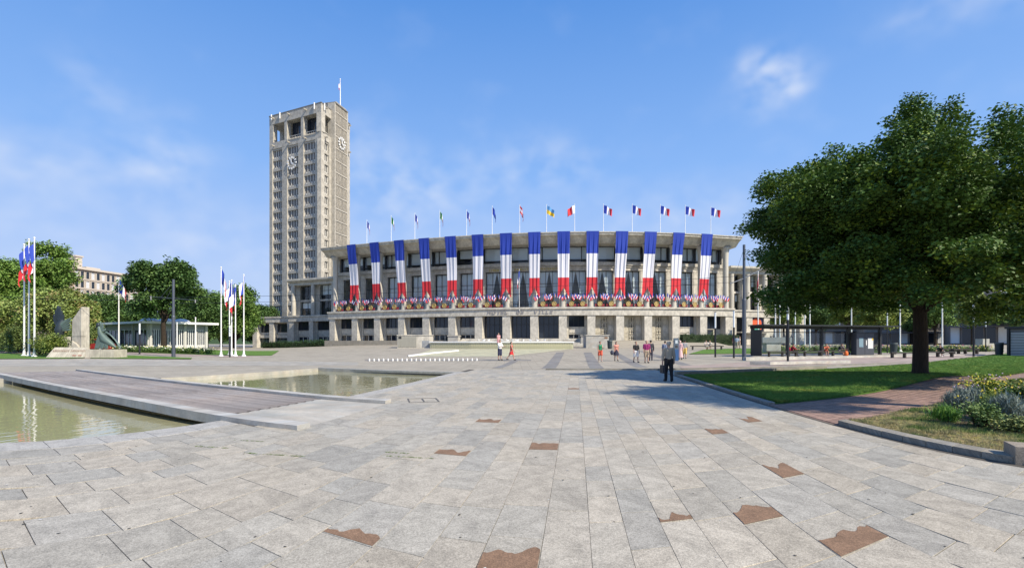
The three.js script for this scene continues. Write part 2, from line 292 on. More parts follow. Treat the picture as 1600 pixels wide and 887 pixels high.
// dark paving bands running to the steps
for (const [a, w, L0, L1] of [[-2.2, .9, 26, 47], [.9, .9, 26, 47], [4.0, .8, 27, 50], [7.6, .8, 27, 50], [-5.4, .6, 26, 36]]) {
  structure('paving_band', surf(2, 30, (u, v) => { const [x, z] = W(a + w * u, lerp(L0, L1, v)); return [x, ground(x, z) + .006, z]; }), Mg.band);
}
// road on the left, pinkish walks beside it
function strip(name, mat, y, ps, qs, kind = 'structure') { const n = ps.length; const g = surf(4, n * 6, (u, v) => { const k = Math.min(n - 1.001, v * (n - 1)), i = k | 0, f = k - i; const a = [lerp(ps[i][0], ps[i + 1][0], f), lerp(ps[i][1], ps[i + 1][1], f)], b = [lerp(qs[i][0], qs[i + 1][0], f), lerp(qs[i][1], qs[i + 1][1], f)]; const x = lerp(a[0], b[0], u), z = lerp(a[1], b[1], u); return [x, ground(x, z) + y, z]; }); return structure(name, g, mat); }
const flatZ = row => 1320 / (row - 535);
strip('road', Mg.road, .006, [B(-250, 35), B(0, 35.5), B(300, 36), B(560, 37)], [B(-250, 45), B(0, 45), B(300, 45), B(560, 41)]);
strip('pavement', Mg.pink, .008, [B(-250, 55), B(210, 55.2), B(330, 52), B(420, 51)], [B(-250, 60), B(210, 59.5), B(330, 56), B(420, 53.5)]);
strip('pavement', Mg.pink, .009, [B(1065, 33), B(1180, 35), B(1400, 39), B(1750, 46)], [B(1060, 36), B(1180, 42), B(1400, 52), B(1750, 62)]);
// ---------------------------------------------------------------- walkway over the water
{
  const deck = thing('footbridge', 'low walkway of brown boards between concrete beams crossing the pool', 'footbridge');
  const woods = [0, 1, 2, 3].map(i => std(lin(.33 + .03 * i, .285 + .027 * i, .25 + .024 * i), .85, { map: stains }));
  const arch = a => .03 + .055 * sstep(-5.5, -10, a);
  const Rw = rng(9), n = 30, at2 = (a, v) => W(a, lerp(nearL(a) + .42, farL(a) - .02, v));
  for (let i = 0; i < n; i++) { let start = -6.9 + (i % 3) * .05; while (start > -21) { const end = Math.max(start - 3.2 - Rw() * .8, -21.2); part(deck, 'plank', plank(start - .005, end + .005, i / n + .0018, (i + 1) / n - .0018), woods[Rw() * 4 | 0]); start = end; } }
  function plank(a0, a1, v0, v1) { const N = 5, g = surf(N, 1, (u, v) => { const a = lerp(a0, a1, u), [x, z] = at2(a, lerp(v0, v1, v)); return [x, arch(a), z]; }, (p, u, v) => [u * 3, v * .15]), s = surf(N, 1, (u, v) => { const a = lerp(a0, a1, u), [x, z] = at2(a, v0); return [x, arch(a) - .04 * v, z]; }); return merge([g, s]); }
  part(deck, 'deck_bed', surf(16, 2, (u, v) => { const a = lerp(-6.6, -21.2, u), [x, z] = at2(a, v); return [x, arch(a) - .02, z]; }), std(lin(.16, .14, .125), .9));
  part(deck, 'landing', surf(10, 8, (u, v) => { const a = lerp(-4.85, -6.86, u), [x, z] = at2(a, v); return [x, .017 + .018 * u, z]; }), Mg.paleConcrete);
  for (const [edge, o0, o1, aEnd] of [[nearL, 0, .40, -4.8], [farL, 0, .36, -4.9]]) {
    const prof = a => arch(a) + .075, N = 34, pts = []; for (let i = 0; i <= N; i++) pts.push(lerp(aEnd, -21.4, i / N));
    const P = (i, o, y) => { const [x, z] = W(pts[i], edge(pts[i]) + o); return [x, y, z]; }, pos = [], uv = [];
    for (let i = 0; i < N; i++) { const t0 = prof(pts[i]), t1 = prof(pts[i + 1]), b0 = pts[i] > -6.5 ? -.01 : t0 - .20, b1 = pts[i + 1] > -6.5 ? -.01 : t1 - .20;
      const q = (A, Bq, C, D, hs) => { pos.push(...A, ...Bq, ...C, ...A, ...C, ...D); for (const s of [A, Bq, C, A, C, D]) uv.push(s[0] + s[2], s[1] + hs); };
      q(P(i, o0, t0), P(i + 1, o0, t1), P(i + 1, o1, t1), P(i, o1, t0), 0); q(P(i, o0, b0), P(i + 1, o0, b1), P(i + 1, o0, t1), P(i, o0, t0), 1); q(P(i, o1, b0), P(i + 1, o1, b1), P(i + 1, o1, t1), P(i, o1, t0), 1); q(P(i, o0, b0), P(i + 1, o0, b1), P(i + 1, o1, b1), P(i, o1, b0), 2);
      if (!i) q(P(0, o0, b0), P(0, o1, b0), P(0, o1, t0), P(0, o0, t0), 3);
    }
    const g = new THREE.BufferGeometry(); g.setAttribute('position', new THREE.Float32BufferAttribute(pos, 3)); g.setAttribute('uv', new THREE.Float32BufferAttribute(uv, 2)); g.computeVertexNormals(); part(deck, 'edge_beam', g, M.coping);
  }
  for (const a of [-9.5, -12.5, -15.5, -18]) { const [x, z] = W(a, nearL(a) + .7), [x2, z2] = W(a, farL(a) - .4); part(deck, 'support', limb([[x, -.34, z], [x2, -.34, z2]], [.3, .3], 4), M.coping); }
}
// ---------------------------------------------------------------- lawns, brick path, kerbs
const grassMap = tex(512, 512, (u, v) => { const k = .82 + .13 * tile(u, v, 9, 3) + .12 * tile(u, v, 60, 5, 3) + (R0() - .5) * .22, y = tile(u, v, 5, 21) * .12; return [k * (.92 + y), k, k * (.72 - y)]; }, [.35, .35]);
Mg.lawn = std(lin(.155, .27, .048), .95, { map: grassMap, bumpMap: speckleBump, bumpScale: .01 });
Mg.soil = std(lin(.42, .33, .20), 1, { map: grassMap, bumpMap: speckleBump, bumpScale: .01 });
function lawn(name, a0, a1, L0, L1, y, mat, n = [40, 16], mod) { return structure(name, surf(n[0], n[1], (u, v) => { const a = lerp(a0, a1, u * u * .5 + u * .5), L = lerp(typeof L0 === 'function' ? L0(a) : L0, typeof L1 === 'function' ? L1(a) : L1, v), [x, z] = W(a, L); const e = clamp(Math.min(u, v, 1 - v) * 14); return [x, ground(x, z) + y * (.35 + .65 * e) + (mod ? mod(x, z) : 0), z]; }), mat); }
const pathFar = a => 9.5 + .02 * (a - 5), pathNear = a => 6.65 + .085 * (a - 5), lawnBack = a => 19.3 + .10 * (a - 5) - .0006 * (a - 5) * (a - 5);
const lawnBig = lawn('lawn', 5.12, 44, a => pathFar(a) + .05 + (a > 14 ? (a - 14) * .06 : 0), lawnBack, .07, Mg.lawn, [70, 36]);
lawn('dry_grass', 5.12, 30, -3.5, a => pathNear(a) - .03, .07, Mg.soil, [50, 24]);
{ // brick path: individual pavers close by
  const path = new THREE.Group(); path.name = 'brick_path'; path.userData.kind = 'structure'; scene.add(path);
  const Mb = std(lin(1, 1, 1), .9, { map: speckle, vertexColors: true }), bricks = [], Rb = rng(31);
  part(path, 'mortar_bed', surf(40, 4, (u, v) => { const a = lerp(4.86, 44, u), [x, z] = W(a, lerp(pathNear(a) - .1, pathFar(a) + .12 + (a > 14 ? (a - 14) * .06 : 0), v)); return [x, ground(x, z) + .006, z]; }), std(lin(.30, .2, .155), .95, { map: speckle }));
  for (let a = 4.9, k = 0; a < 12; a += .215, k++) for (let L = pathNear(a) - .05 + (k % 2) * .05; L < pathFar(a) + .05; L += .107) {
    const c = [W(a + .004, L + .003), W(a + .211, L + .003), W(a + .211, L + .104), W(a + .004, L + .104)], gy = ground(...c[0]), k2 = .8 + Rb() * .4;
    const pos = []; const T = c.map(p => [p[0], gy + .016 + Rb() * .002, p[1]]); pos.push(...T[0], ...T[1], ...T[2], ...T[0], ...T[2], ...T[3]); for (let i = 0; i < 4; i++) { const j = (i + 1) % 4, b = [T[i][0], gy, T[i][2]], b2 = [T[j][0], gy, T[j][2]]; pos.push(...T[i], ...b, ...b2, ...T[i], ...b2, ...T[j]); }
    const g = new THREE.BufferGeometry(); g.setAttribute('position', new THREE.Float32BufferAttribute(pos, 3)); const n = pos.length / 3, cl = new Float32Array(n * 3), uv = new Float32Array(n * 2); for (let i = 0; i < n; i++) { cl.set([.36 * k2, .235 * k2, .19 * k2], i * 3); uv[2 * i] = pos[3 * i]; uv[2 * i + 1] = pos[3 * i + 2]; } g.setAttribute('color', new THREE.BufferAttribute(cl, 3)); g.setAttribute('uv', new THREE.BufferAttribute(uv, 2)); g.computeVertexNormals(); g.userData = { d: Math.hypot(c[0][0], c[0][1]) }; bricks.push(g);
  }
  bricks.sort((p, q) => p.userData.d - q.userData.d); bricks.slice(0, 300).forEach(g => part(path, 'brick', g, Mb)); part(path, 'farther_bricks', bricks.slice(300), Mb).userData.kind = 'stuff';
}
{ // kerb stones
  const kb = new THREE.Group(); kb.name = 'kerb'; kb.userData.kind = 'structure'; scene.add(kb);
  const stone = (p0, p1, q1, q0, h) => { const c = [p0, p1, q1, q0], y = ground(...p0); return slabGeo(c, y + h, h + .05, tone().map(v => v * .68)); };
  for (let L = -2; L < 6.4; L += .52) part(kb, 'kerb_stone', stone(W(4.88, L), W(5.08, L), W(5.08, Math.min(L + .52, 6.55)), W(4.88, Math.min(L + .52, 6.55)), .10), Mg.slab);
  for (let L = 9.6; L < 19.0; L += 1) part(kb, 'kerb_stone', stone(W(4.88, L), W(5.08, L), W(5.08, L + 1), W(4.88, L + 1), .07), Mg.slab);
  const bl = line(4.9, lawnBack(4.9) + .1, 40, lawnBack(40) + .1, 34); for (let i = 0; i < 34; i++) { const n = [(bl[i + 1][1] - bl[i][1]), -(bl[i + 1][0] - bl[i][0])], l = Math.hypot(...n), o = p => [p[0] + n[0] / l * .22, p[1] + n[1] / l * .22]; part(kb, 'kerb_stone', stone(bl[i], bl[i + 1], o(bl[i + 1]), o(bl[i]), i < 9 ? .22 : .09), Mg.slab); }
}
// left and far lawns
strip('lawn', Mg.lawn, .05, [B(-250, 45.2), B(0, 45.2), B(90, 45.6), B(150, 47.2)], [B(-250, 55), B(0, 55), B(120, 54.5), B(178, 51)]);
strip('lawn', Mg.lawn, .05, [B(140, 46.2), B(200, 45.9), B(298, 46.2)], [B(150, 52), B(210, 51.5), B(300, 48.6)]);
strip('lawn', Mg.lawn, .05, [B(-250, 62), B(180, 60.5), B(330, 57), B(424, 56)], [B(-250, 90), B(180, 76), B(330, 76), B(436, 74)]);
strip('lawn', Mg.lawn, .05, [B(1076, 54), B(1150, 55), B(1300, 56), B(1480, 60)], [B(1100, 66), B(1150, 70), B(1300, 72), B(1480, 76)]);
// blades of grass standing out of the lawns
{
  const bl = []; const Rg = rng(41); for (let i = 0; i < 7; i++) { const a = Rg() * 6.28, s = .02 + Rg() * .03, h = .035 + Rg() * .04, w = .004, x = Math.cos(a) * s * .6, z = Math.sin(a) * s * .6, lx = Math.cos(a) * .02, lz = Math.sin(a) * .02; const g = new THREE.BufferGeometry(); g.setAttribute('position', new THREE.Float32BufferAttribute([x - w, 0, z, x + w, 0, z, x + lx, h, z + lz], 3)); g.computeVertexNormals(); bl.push(g); }
  const tuft = merge(bl); const mk = (n, fn, col, name, label) => { const im = new THREE.InstancedMesh(tuft, std(lin(1, 1, 1), .9), n), m = new THREE.Matrix4(), q = new THREE.Quaternion(); for (let i = 0; i < n; i++) { const [x, z, s] = fn(Rg); q.setFromAxisAngle(new THREE.Vector3(0, 1, 0), Rg() * 6.28); m.compose(new THREE.Vector3(x, ground(x, z) + .055, z), q, new THREE.Vector3(s, s, s)); im.setMatrixAt(i, m); im.setColorAt(i, col(Rg, x, z)); } im.name = name; tag(im, label, 'grass', null, 'stuff'); im.castShadow = im.receiveShadow = true; scene.add(im); };
  const green = (r, x, z) => { const k = .8 + .5 * r(), d = sstep(.15, .5, fbm2(x * .5, z * .5)) ; return lin(lerp(.115, .22, d * .6) * k, .215 * k, .035 * k); };
  mk(70000, r => { const a = 5.2 + Math.pow(r(), 1.4) * 30, L = lerp(pathFar(a) + .1, lawnBack(a) - .1, Math.pow(r(), 1.3)); return [...W(a, L), .8 + r() * .7]; }, green, 'grass', 'mown green grass of the lawn under the big tree');
  mk(30000, r => { const a = 5.15 + Math.pow(r(), 1.3) * 9, L = lerp(-1.5, pathNear(a) - .1, r()); const [x, z] = W(a, L); const d = fbm2(x * .55 + 3, z * .55); return [x, z, (d > .0 ? 1 : .55) * (.7 + r() * .6)]; }, (r, x, z) => { const wet = sstep(-.1, .35, fbm2(x * .55 + 3, z * .55) + .25 * sstep(-10, -14, z)), k = .8 + .4 * r(); return lin(lerp(.36, .10, wet) * k, lerp(.29, .17, wet) * k, lerp(.155, .035, wet) * k); }, 'grass', 'dry straw coloured grass along the curved kerb');
}
// ---------------------------------------------------------------- town hall
const depthAt = px => 85.9 + 8.4e-5 * (px - 930) * (px - 930);
const colPx = [524, 558.7, 593.6, 631, 669, 709, 750, 792.8, 835.5, 879.4, 923, 967, 1010, 1052.6, 1095, 1134];
const CP = colPx.map(p => B(p, depthAt(p)));
function frameOf(p, q) { const dx = q[0] - p[0], dz = q[1] - p[1], w = Math.hypot(dx, dz); return { x: (p[0] + q[0]) / 2, z: (p[1] + q[1]) / 2, w, turn: Math.atan2(-dz, dx), ux: dx / w, uz: dz / w, nx: -dz / w, nz: dx / w }; }
const inFrame = (F, lx, y, lz) => [F.x + F.ux * lx + F.nx * lz, y, F.z + F.uz * lx + F.nz * lz];
function fit(m, F, lx = 0, y = 0, lz = 0) { m.position.set(...inFrame(F, lx, y, lz)); m.rotation.y = F.turn; return m; }
const bays = CP.slice(0, -1).map((p, i) => frameOf(p, CP[i + 1]));
const nodeFrame = i => { const a = bays[Math.max(0, i - 1)], b = bays[Math.min(bays.length - 1, i)]; return { ...frameOf([CP[i][0] - (a.ux + b.ux), CP[i][1] - (a.uz + b.uz)], [CP[i][0] + (a.ux + b.ux), CP[i][1] + (a.uz + b.uz)]), x: CP[i][0], z: CP[i][1] }; };
const Mt = {
  copper: std(lin(.50, .40, .26), .6), letter: std(lin(.36, .33, .30), .5, { metalness: .4 }), gold: std(lin(.50, .38, .11), .45, { metalness: .3 }),
  panel: std(lin(.60, .56, .46), .85, { map: concrete }), claustra: std(lin(.46, .42, .37), .9, { map: concrete }),
  greenDoor: std(lin(.03, .10, .085), .5), skirt: std(lin(.22, .03, .04), .85), wood: std(lin(.36, .25, .12), .6),
};
const hall = thing('town_hall', 'wide pale concrete town hall with colonnade, deep cornice and ribbon windows', 'building');
{
  const wallPts = extend(CP, .9, .9), corn = extend(CP, 1.6, 1.6), ledge = extend(CP, 1.0, 1.0);
  part(hall, 'cornice', sweep([[2.25, 19.62], [2.25, 19.32], [1.95, 19.22], [1.45, 18.95], [.9, 18.45], [.55, 18.2], [-1.35, 18.12], [-24, 18.12], [-24, 19.62]], corn), M.stone);
  part(hall, 'roof_edge', sweep(rect(-24, 2.4, 19.625, 19.78), extend(CP, 1.75, 1.75)), M.stoneWarm);
  part(hall, 'upper_floor_band', sweep([[-1.45, 13.95], [-1.45, 14.75], [-1.15, 14.8], [-1.15, 15.38], [-7, 15.38], [-7, 13.95]], wallPts), M.stone);
  part(hall, 'band_moulding', sweep(rect(-1.44, -1.30, 14.5, 14.62), wallPts), M.stone);
  part(hall, 'balcony_floor', sweep([[1.05, 6.18], [1.05, 7.18], [1.25, 7.28], [1.25, 7.56], [-7, 7.56], [-7, 6.18]], ledge), M.stone);
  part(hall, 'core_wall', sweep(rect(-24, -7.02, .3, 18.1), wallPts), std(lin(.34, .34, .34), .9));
  for (const e of [0, 1]) { const F = nodeFrame(e ? 15 : 0), s = e ? 1 : -1; const m = part(hall, 'end_wall', [box(s * .55 - .2, s * .55 + .2, 7.57, 13.94, -7, -1.5), box(s * .55 - .2, s * .55 + .2, 15.39, 18.1, -7, -1.5), box(s * .55 - .25, s * .55 + .25, .3, 6.17, -7, -.95)], M.stone); fit(m, F); }
  part(hall, 'plinth', sweep(rect(-.95, -.35, .2, 1.55), wallPts), M.stone);
}
const colGeo = new THREE.LatheGeometry([[.0, 7.56], [.60, 7.56], [.60, 7.66], [.50, 7.72], [.47, 12], [.48, 16.2], [.54, 17.4], [.72, 18.0], [1.0, 18.3], [0, 18.3]].map(p => new THREE.Vector2(...p)), 20);
const pierGeo = box(-.66, .66, .2, 6.18, -.95, .92), pilGeo = box(-.42, .42, 7.56, 13.95, -1.95, -1.5), pil2 = box(-.16, .16, 15.38, 18.12, -1.95, -1.62);
CP.forEach((p, i) => { const F = nodeFrame(i); for (const [n, g, m] of [['column', colGeo, M.stone], ['pier', pierGeo, M.stone], ['pilaster', pilGeo, M.stone], ['window_post', pil2, M.frame]]) fit(part(hall, n, g, m), F); });
const barsX = (xs, y0, y1, t, z0, z1) => xs.map(x => box(x - t / 2, x + t / 2, y0, y1, z0, z1)), barsY = (ys, x0, x1, t, z0, z1) => ys.map(y => box(x0, x1, y - t / 2, y + t / 2, z0, z1));
function glazing(root, name, F, x0, x1, y0, y1, lz, cols, rows, glassMat, t = .07, frameMat = M.frame) {     // frame with its own panes
  const xs = Array.isArray(cols) ? cols.map(c => lerp(x0, x1, c)) : [...Array(cols + 1)].map((_, i) => lerp(x0, x1, i / cols)), ys = Array.isArray(rows) ? rows.map(c => lerp(y0, y1, c)) : [...Array(rows + 1)].map((_, i) => lerp(y0, y1, i / rows));
  const bars = xs.map((x, i) => box(Math.max(x0, x - t / 2), Math.min(x1, x + t / 2), y0, y1, -.06, .06));
  ys.forEach(y => { for (let k = 0; k < xs.length - 1; k++) bars.push(box(xs[k] + t / 2, xs[k + 1] - t / 2, Math.max(y0, y - t / 2), Math.min(y1, y + t / 2), -.05, .05)); });
  const fr = fit(part(root, name, bars, frameMat), F, 0, 0, lz);
  for (let r = 0; r < ys.length - 1; r++) for (let c = 0; c < xs.length - 1; c++) { const g = new THREE.PlaneGeometry(xs[c + 1] - xs[c], ys[r + 1] - ys[r]); const q = part(fr, 'pane', g, typeof glassMat === 'function' ? glassMat(c, r) : glassMat); q.position.set((xs[c] + xs[c + 1]) / 2, (ys[r] + ys[r + 1]) / 2, 0); }
  return fr;
}
const Rh = rng(61);
bays.forEach((F, i) => {
  const h = F.w / 2;
  // top floor ribbon
  const flip = Rh() < .5, blindUp = i > 6 || Rh() < .55;
  glazing(hall, 'ribbon_window', F, -h + .16, h - .16, 15.38, 18.12, -1.78, flip ? [0, .24, 1] : [0, .72, 1], [0, .17, 1], M.glass, .13);
  fit(part(hall, 'blind', box(-h + .3, h - .3, blindUp ? 15.9 : 16.6, 18.05, -.02, .02), M.blind), F, 0, 0, -2.15 - (i % 3) * .05);
  // tall hall windows with curtains
  const w = h - .62; glazing(hall, 'hall_window', F, -w, w, 7.56, 13.95, -1.72, 3, [0, .12, .38, .66, 1], M.glass, .07);
  const jamb = [box(-h + .42, -w, 7.56, 13.95, -1.9, -1.55), box(w, h - .42, 7.56, 13.95, -1.9, -1.55)]; fit(part(hall, 'jamb', jamb, M.stone), F);
  const parted = i >= 6 && i <= 12;
  for (const s of [-1, 1]) {
    const cur = surf(26, 8, (u, v) => { const inner = parted ? lerp(.02, .62, Math.pow(1 - v, .9)) : .02, x = s * lerp(w * (parted ? inner : .02), w - .03, u); return [x, lerp(7.6, 13.8, v), .07 * Math.sin(u * 46 + i) * (.4 + .6 * u)]; }, (p, u, v) => [u, v]);
    if (parted || i > 1) fit(part(hall, 'curtain', cur, M.curtain), F, 0, 0, -2.2);
  }
  // balcony rail
  const rail = [...barsX([...Array(13)].map((_, k) => lerp(-h + .7, h - .7, k / 12)), 7.56, 8.5, .03, -.02, .02), box(-h + .6, h - .6, 8.5, 8.56, -.03, .03)]; fit(part(hall, 'balcony_rail', rail, M.steelDark), F, 0, 0, .45);
  // ground floor
  const g = h - .66;
  if (i >= 6 && i <= 8) {
    glazing(hall, 'entrance_doors', F, -g, g, 2.35, 6.18, -.62, 4, [0, .62, 1], M.darkGlass, .09);
    fit(part(hall, 'threshold', box(-g, g, .3, 2.34, -.95, -.34), M.stone), F);
  } else if (i >= 10 && i <= 12) {
    const st = [box(-g, -.62, 1.55, 6.18, -.8, -.5), box(.62, g, 1.55, 6.18, -.8, -.5), box(-.62, .62, 1.55, 6.18, -.86, -.62)]; fit(part(hall, 'stone_wall', st, M.stoneWarm), F);
    for (const s of [-1, 1]) for (let r = 0; r < 3; r++) { const x0 = s < 0 ? -g + .10 : .74, x1 = s < 0 ? -.74 : g - .10, y = 1.75 + r * 1.46; if (r == 2 || s < 0 || r < 2) fit(part(hall, 'stone_panel', box(x0, x1, y, y + 1.38, -.5, -.42), r === 1 && s > 0 ? M.stone : Mt.panel), F); }
    for (let r = 0; r < 4; r++) { const y = 1.85 + r * 1.07, ring = []; ring.push(box(-.55, .55, y, y + .1, 0, .12), box(-.55, .55, y + .88, y + .98, 0, .12), box(-.55, -.45, y + .1, y + .88, 0, .12), box(.45, .55, y + .1, y + .88, 0, .12)); for (const q of [0, 1, 2, 3]) { const d = sph(.2, .22 * (q % 2 ? 1 : -1), y + .49 + .2 * (q < 2 ? 1 : -1), .03, 1, 1, .5, 8); ring.push(d); } fit(part(hall, 'carved_panel', ring, Mt.panel), F, 0, 0, -.62); fit(part(hall, 'carved_recess', box(-.45, .45, y + .1, y + .88, -.01, .0), M.interior), F, 0, 0, -.612); }
  } else if (i === 14) {
    glazing(hall, 'side_window', F, -g, g, 4.0, 6.18, -.62, [0, .5, 1], 1, M.darkGlass, .1); glazing(hall, 'side_door', F, -g, g * .2, 1.6, 3.9, -.62, 2, [0, .8, 1], M.darkGlass, .1); fit(part(hall, 'stone_wall', [box(g * .2, g, 1.55, 4.0, -.85, -.5), box(-g, g, 3.9, 4.0, -.85, -.45)], M.stoneWarm), F);
  } else {
    const x = g - .34; fit(part(hall, 'jamb', [box(-g, -x, 1.55, 6.18, -.85, -.30), box(x, g, 1.55, 6.18, -.85, -.30)], M.stone), F);
    glazing(hall, 'office_window', F, -x, x, 4.32, 6.18, -.62, [0, .33, .62, 1], 1, M.darkGlass, .08);
    fit(part(hall, 'window_panel', [box(-x, x, 3.15, 4.3, -.85, -.55), box(-x + .12, x - .12, 3.3, 4.12, -.55, -.46), box(-x, x, 4.18, 4.31, -.55, -.38), box(-x, x, 3.06, 3.15, -.85, -.42)], M.stone), F);
    glazing(hall, 'low_window', F, -x, x, 1.75, 3.05, -.66, 3, 1, M.darkGlass, .15, M.stone);
  }
});
// projecting lower wings left and right
function wing(name, label, pts, top, baysGround, opts) {
  const b = thing(name, label, 'building'); const P = pts, fr = P.slice(0, -1).map((p, i) => frameOf(p, P[i + 1])), E = extend(P, .8, .8);
  part(b, 'ledge', sweep([[.75, 6.2], [.75, 7.12], [.9, 7.22], [.9, 7.5], [-14, 7.5], [-14, 6.2]], E), M.stone);
  part(b, 'core_wall', sweep(rect(-14, -4.5, -.5, 6.19), E), M.interior);
  P.forEach((p, i) => { const F = i < fr.length ? { ...fr[i], x: p[0], z: p[1] } : { ...fr[i - 1], x: p[0], z: p[1] }; fit(part(b, 'pier', box(-.62, .62, -.6, 6.2, -.9, .62), M.stone), F); });
  fr.forEach((F, i) => { const g = F.w / 2 - .62; opts.ground(b, F, g, i); });
  if (top) {
    const [i0, i1] = opts.upper, U = P.slice(i0, i1 + 1), UE = extend(U, .55, .55);
    part(b, 'cornice', sweep([[.75, top - .7], [1.25, top - .35], [1.25, top], [-12, top], [-12, top - 1.3], [.4, top - 1.3], [.4, top - .7]], extend(U, .9, .9)), M.stone);
    part(b, 'core_wall', sweep(rect(-12, -2.3, 7.5, top - 1.3), UE), M.interior);
    U.forEach((p, i) => { const F = { ...fr[Math.min(fr.length - 1, i0 + i)], x: p[0], z: p[1] }; fit(part(b, 'column', cyl(.5, .46, 7.5, top - 1.3, 0, .0, 16), M.stone), F); fit(part(b, 'pilaster', box(-.75, .75, 7.5, top - 1.3, -1.7, -1.05), M.stone), F); });
    for (let i = i0; i < i1; i++) { const F = fr[i], w = F.w / 2 - .75, hm = top - 1.3; glazing(b, 'window', F, -w, w, 7.5, 10.6, -1.4, 2, [0, .5, 1], M.glass, .08); glazing(b, 'window', F, -w, w, 11.0, hm, -1.4, 2, [0, .28, .62, 1], M.glass, .08); fit(part(b, 'spandrel', box(-w, w, 10.6, 11.0, -1.6, -1.1), M.stone), F); fit(part(b, 'blind', box(-w + .1, w - .1, i % 2 ? 12 : 9.2, i % 2 ? hm : 10.4, -.02, .02), M.blind), F, 0, 0, -1.9); }
  }
  return b;
}
const stdGround = (b, F, g, i) => { const x = g - .28; fit(part(b, 'jamb', [box(-g, -x, -.5, 6.2, -.85, -.3), box(x, g, -.5, 6.2, -.85, -.3)], M.stone), F); glazing(b, 'window', F, -x, x, 4.3, 6.2, -.6, 3, 1, M.darkGlass, .09); fit(part(b, 'window_panel', [box(-x, x, 2.9, 4.28, -.85, -.55), box(-x + .1, x - .1, 3.2, 4.1, -.55, -.47), box(-x, x, 4.16, 4.29, -.55, -.4), box(-x, x, -.5, 1.3, -.85, -.5)], M.stone), F); glazing(b, 'low_window', F, -x, x, 1.3, 2.9, -.66, 3, 1, M.darkGlass, .16, M.stone); };
const farGround = (b, F, g, i) => { const x = g - .25; fit(part(b, 'jamb', [box(-g, -x, 3.0, 6.2, -.85, -.1), box(x, g, 3.0, 6.2, -.85, -.1), box(-x, x, 2.7, 3.4, -.85, -.1), box(-x, x, 5.95, 6.2, -.85, -.1)], M.stone), F); glazing(b, 'window', F, -x, x, 4.0, 5.95, -.5, 1, 1, M.darkGlass, .1); fit(part(b, 'window_panel', box(-x + .15, x - .15, 3.5, 3.95, -.6, -.3), M.stone), F); glazing(b, 'glass_door', F, -g, g, -.2, 2.7, -.5, 4, [0, .8, 1], M.darkGlass, .1, Mt.greenDoor); };
wing('low_wing', 'pale two storey wing with tall windows between the tower foot and main hall', [B(401, 118.5), B(427, 116.8), B(455, 115)], 0, 2, { ground: farGround });
wing('side_wing', 'lower columned wing joining the main hall beside the tower', [B(458.5, 112.5), B(489, 110.5), B(521, 108)], 15.4, 2, { ground: stdGround, upper: [0, 2] });
wing('side_wing', 'lower columned wing right of the main hall, half hidden by the tree', [B(1143, 92.2), B(1168, 92.8), B(1195, 93.6), B(1222, 94.6), B(1250, 95.8)], 15.3, 2, { ground: (b, F, g, i) => { if (i < 2) { glazing(b, 'window', F, -g, g, 4.0, 6.2, -.6, 2, 1, M.darkGlass, .1); glazing(b, 'glass_door', F, -g, g, .8, 3.9, -.6, 2, [0, .8, 1], M.darkGlass, .1); } else stdGround(b, F, g, i); }, upper: [0, 4] });
// poster over the side entrance
{
  const F = frameOf(B(1168, 92.8), B(1195, 93.6)); const ps = thing('wall_poster', 'dark blue poster with a big orange arch above side entrance', 'poster', inFrame(F, -.1, 0, .3), F.turn);
  part(ps, 'backing', box(-1.55, 1.55, 3.7, 6.1, -.04, .04), std(lin(.03, .04, .11), .6));
  const arch = new THREE.Shape(); arch.moveTo(-1.0, 3.85); arch.lineTo(-1.0, 5.1); arch.absarc(0, 5.1, 1.0, Math.PI, 0, true); arch.lineTo(1, 3.85);
  const ag = new THREE.ShapeGeometry(arch, 10); ag.translate(0, 0, .046); part(ps, 'orange_arch', ag, std(lin(.62, .10, .03), .6));
  const hg = new THREE.CircleGeometry(.72, 18, 0, Math.PI); hg.translate(0, 3.88, .052); part(ps, 'green_disc', hg, std(lin(.06, .32, .22), .6));
  const cb = part(scene, numbered('entrance_canopy'), [box(-4.2, 1.8, 3.38, 3.6, -.4, 1.6)], M.towerWhite); fit(cb, F); tag(cb, 'thin white canopy over the side entrance left of the poster', 'canopy');
}
// lettering
const font = await new FontLoader().loadAsync('fonts/droid/droid_sans_bold.typeface.json');
function words(root, str, F, lx, y, lz, size, mat, slant = 0, wide = 1, name = 'letter') {
  const chars = [...str]; let x = 0; const gs = []; const adv = chars.map(c => { const g = new TextGeometry(c === ' ' ? 'i' : c, { font, size, depth: .07, curveSegments: 3, bevelEnabled: false }); g.computeBoundingBox(); const w = g.boundingBox.max.x - g.boundingBox.min.x; return c === ' ' ? [null, size * .9] : [g, w, g.boundingBox.min.x]; });
  const total = adv.reduce((s, a) => s + a[1] * wide + size * .26 * wide, -size * .26 * wide); x = -total / 2;
  for (const a of adv) { if (a[0]) { const g = a[0]; g.translate(-a[2], 0, 0); g.scale(wide, 1, 1); if (slant) g.applyMatrix4(new THREE.Matrix4().set(1, slant, 0, 0, 0, 1, 0, 0, 0, 0, 1, 0, 0, 0, 0, 1)); const m = part(root, name, g, mat); fit(m, F, lx + x, y, lz); } x += a[1] * wide + size * .26 * wide; }
}
words(hall, 'HÔTEL', { ...bays[6] }, .95, 6.46, 1.06, .62, Mt.letter, .22, 1.25); words(hall, 'DE', bays[7], .0, 6.46, 1.06, .62, Mt.letter, .22, 1.25); words(hall, 'VILLE', bays[8], -.9, 6.46, 1.06, .62, Mt.letter, .22, 1.25);
words(hall, 'LIBERTÉ', bays[6], .1, 14.05, -1.44, .42, Mt.gold, 0, 1.05); words(hall, 'ÉGALITÉ', bays[7], .05, 14.05, -1.44, .42, Mt.gold, 0, 1.05); words(hall, 'FRATERNITÉ', bays[8], .1, 14.05, -1.44, .42, Mt.gold, 0, .85);
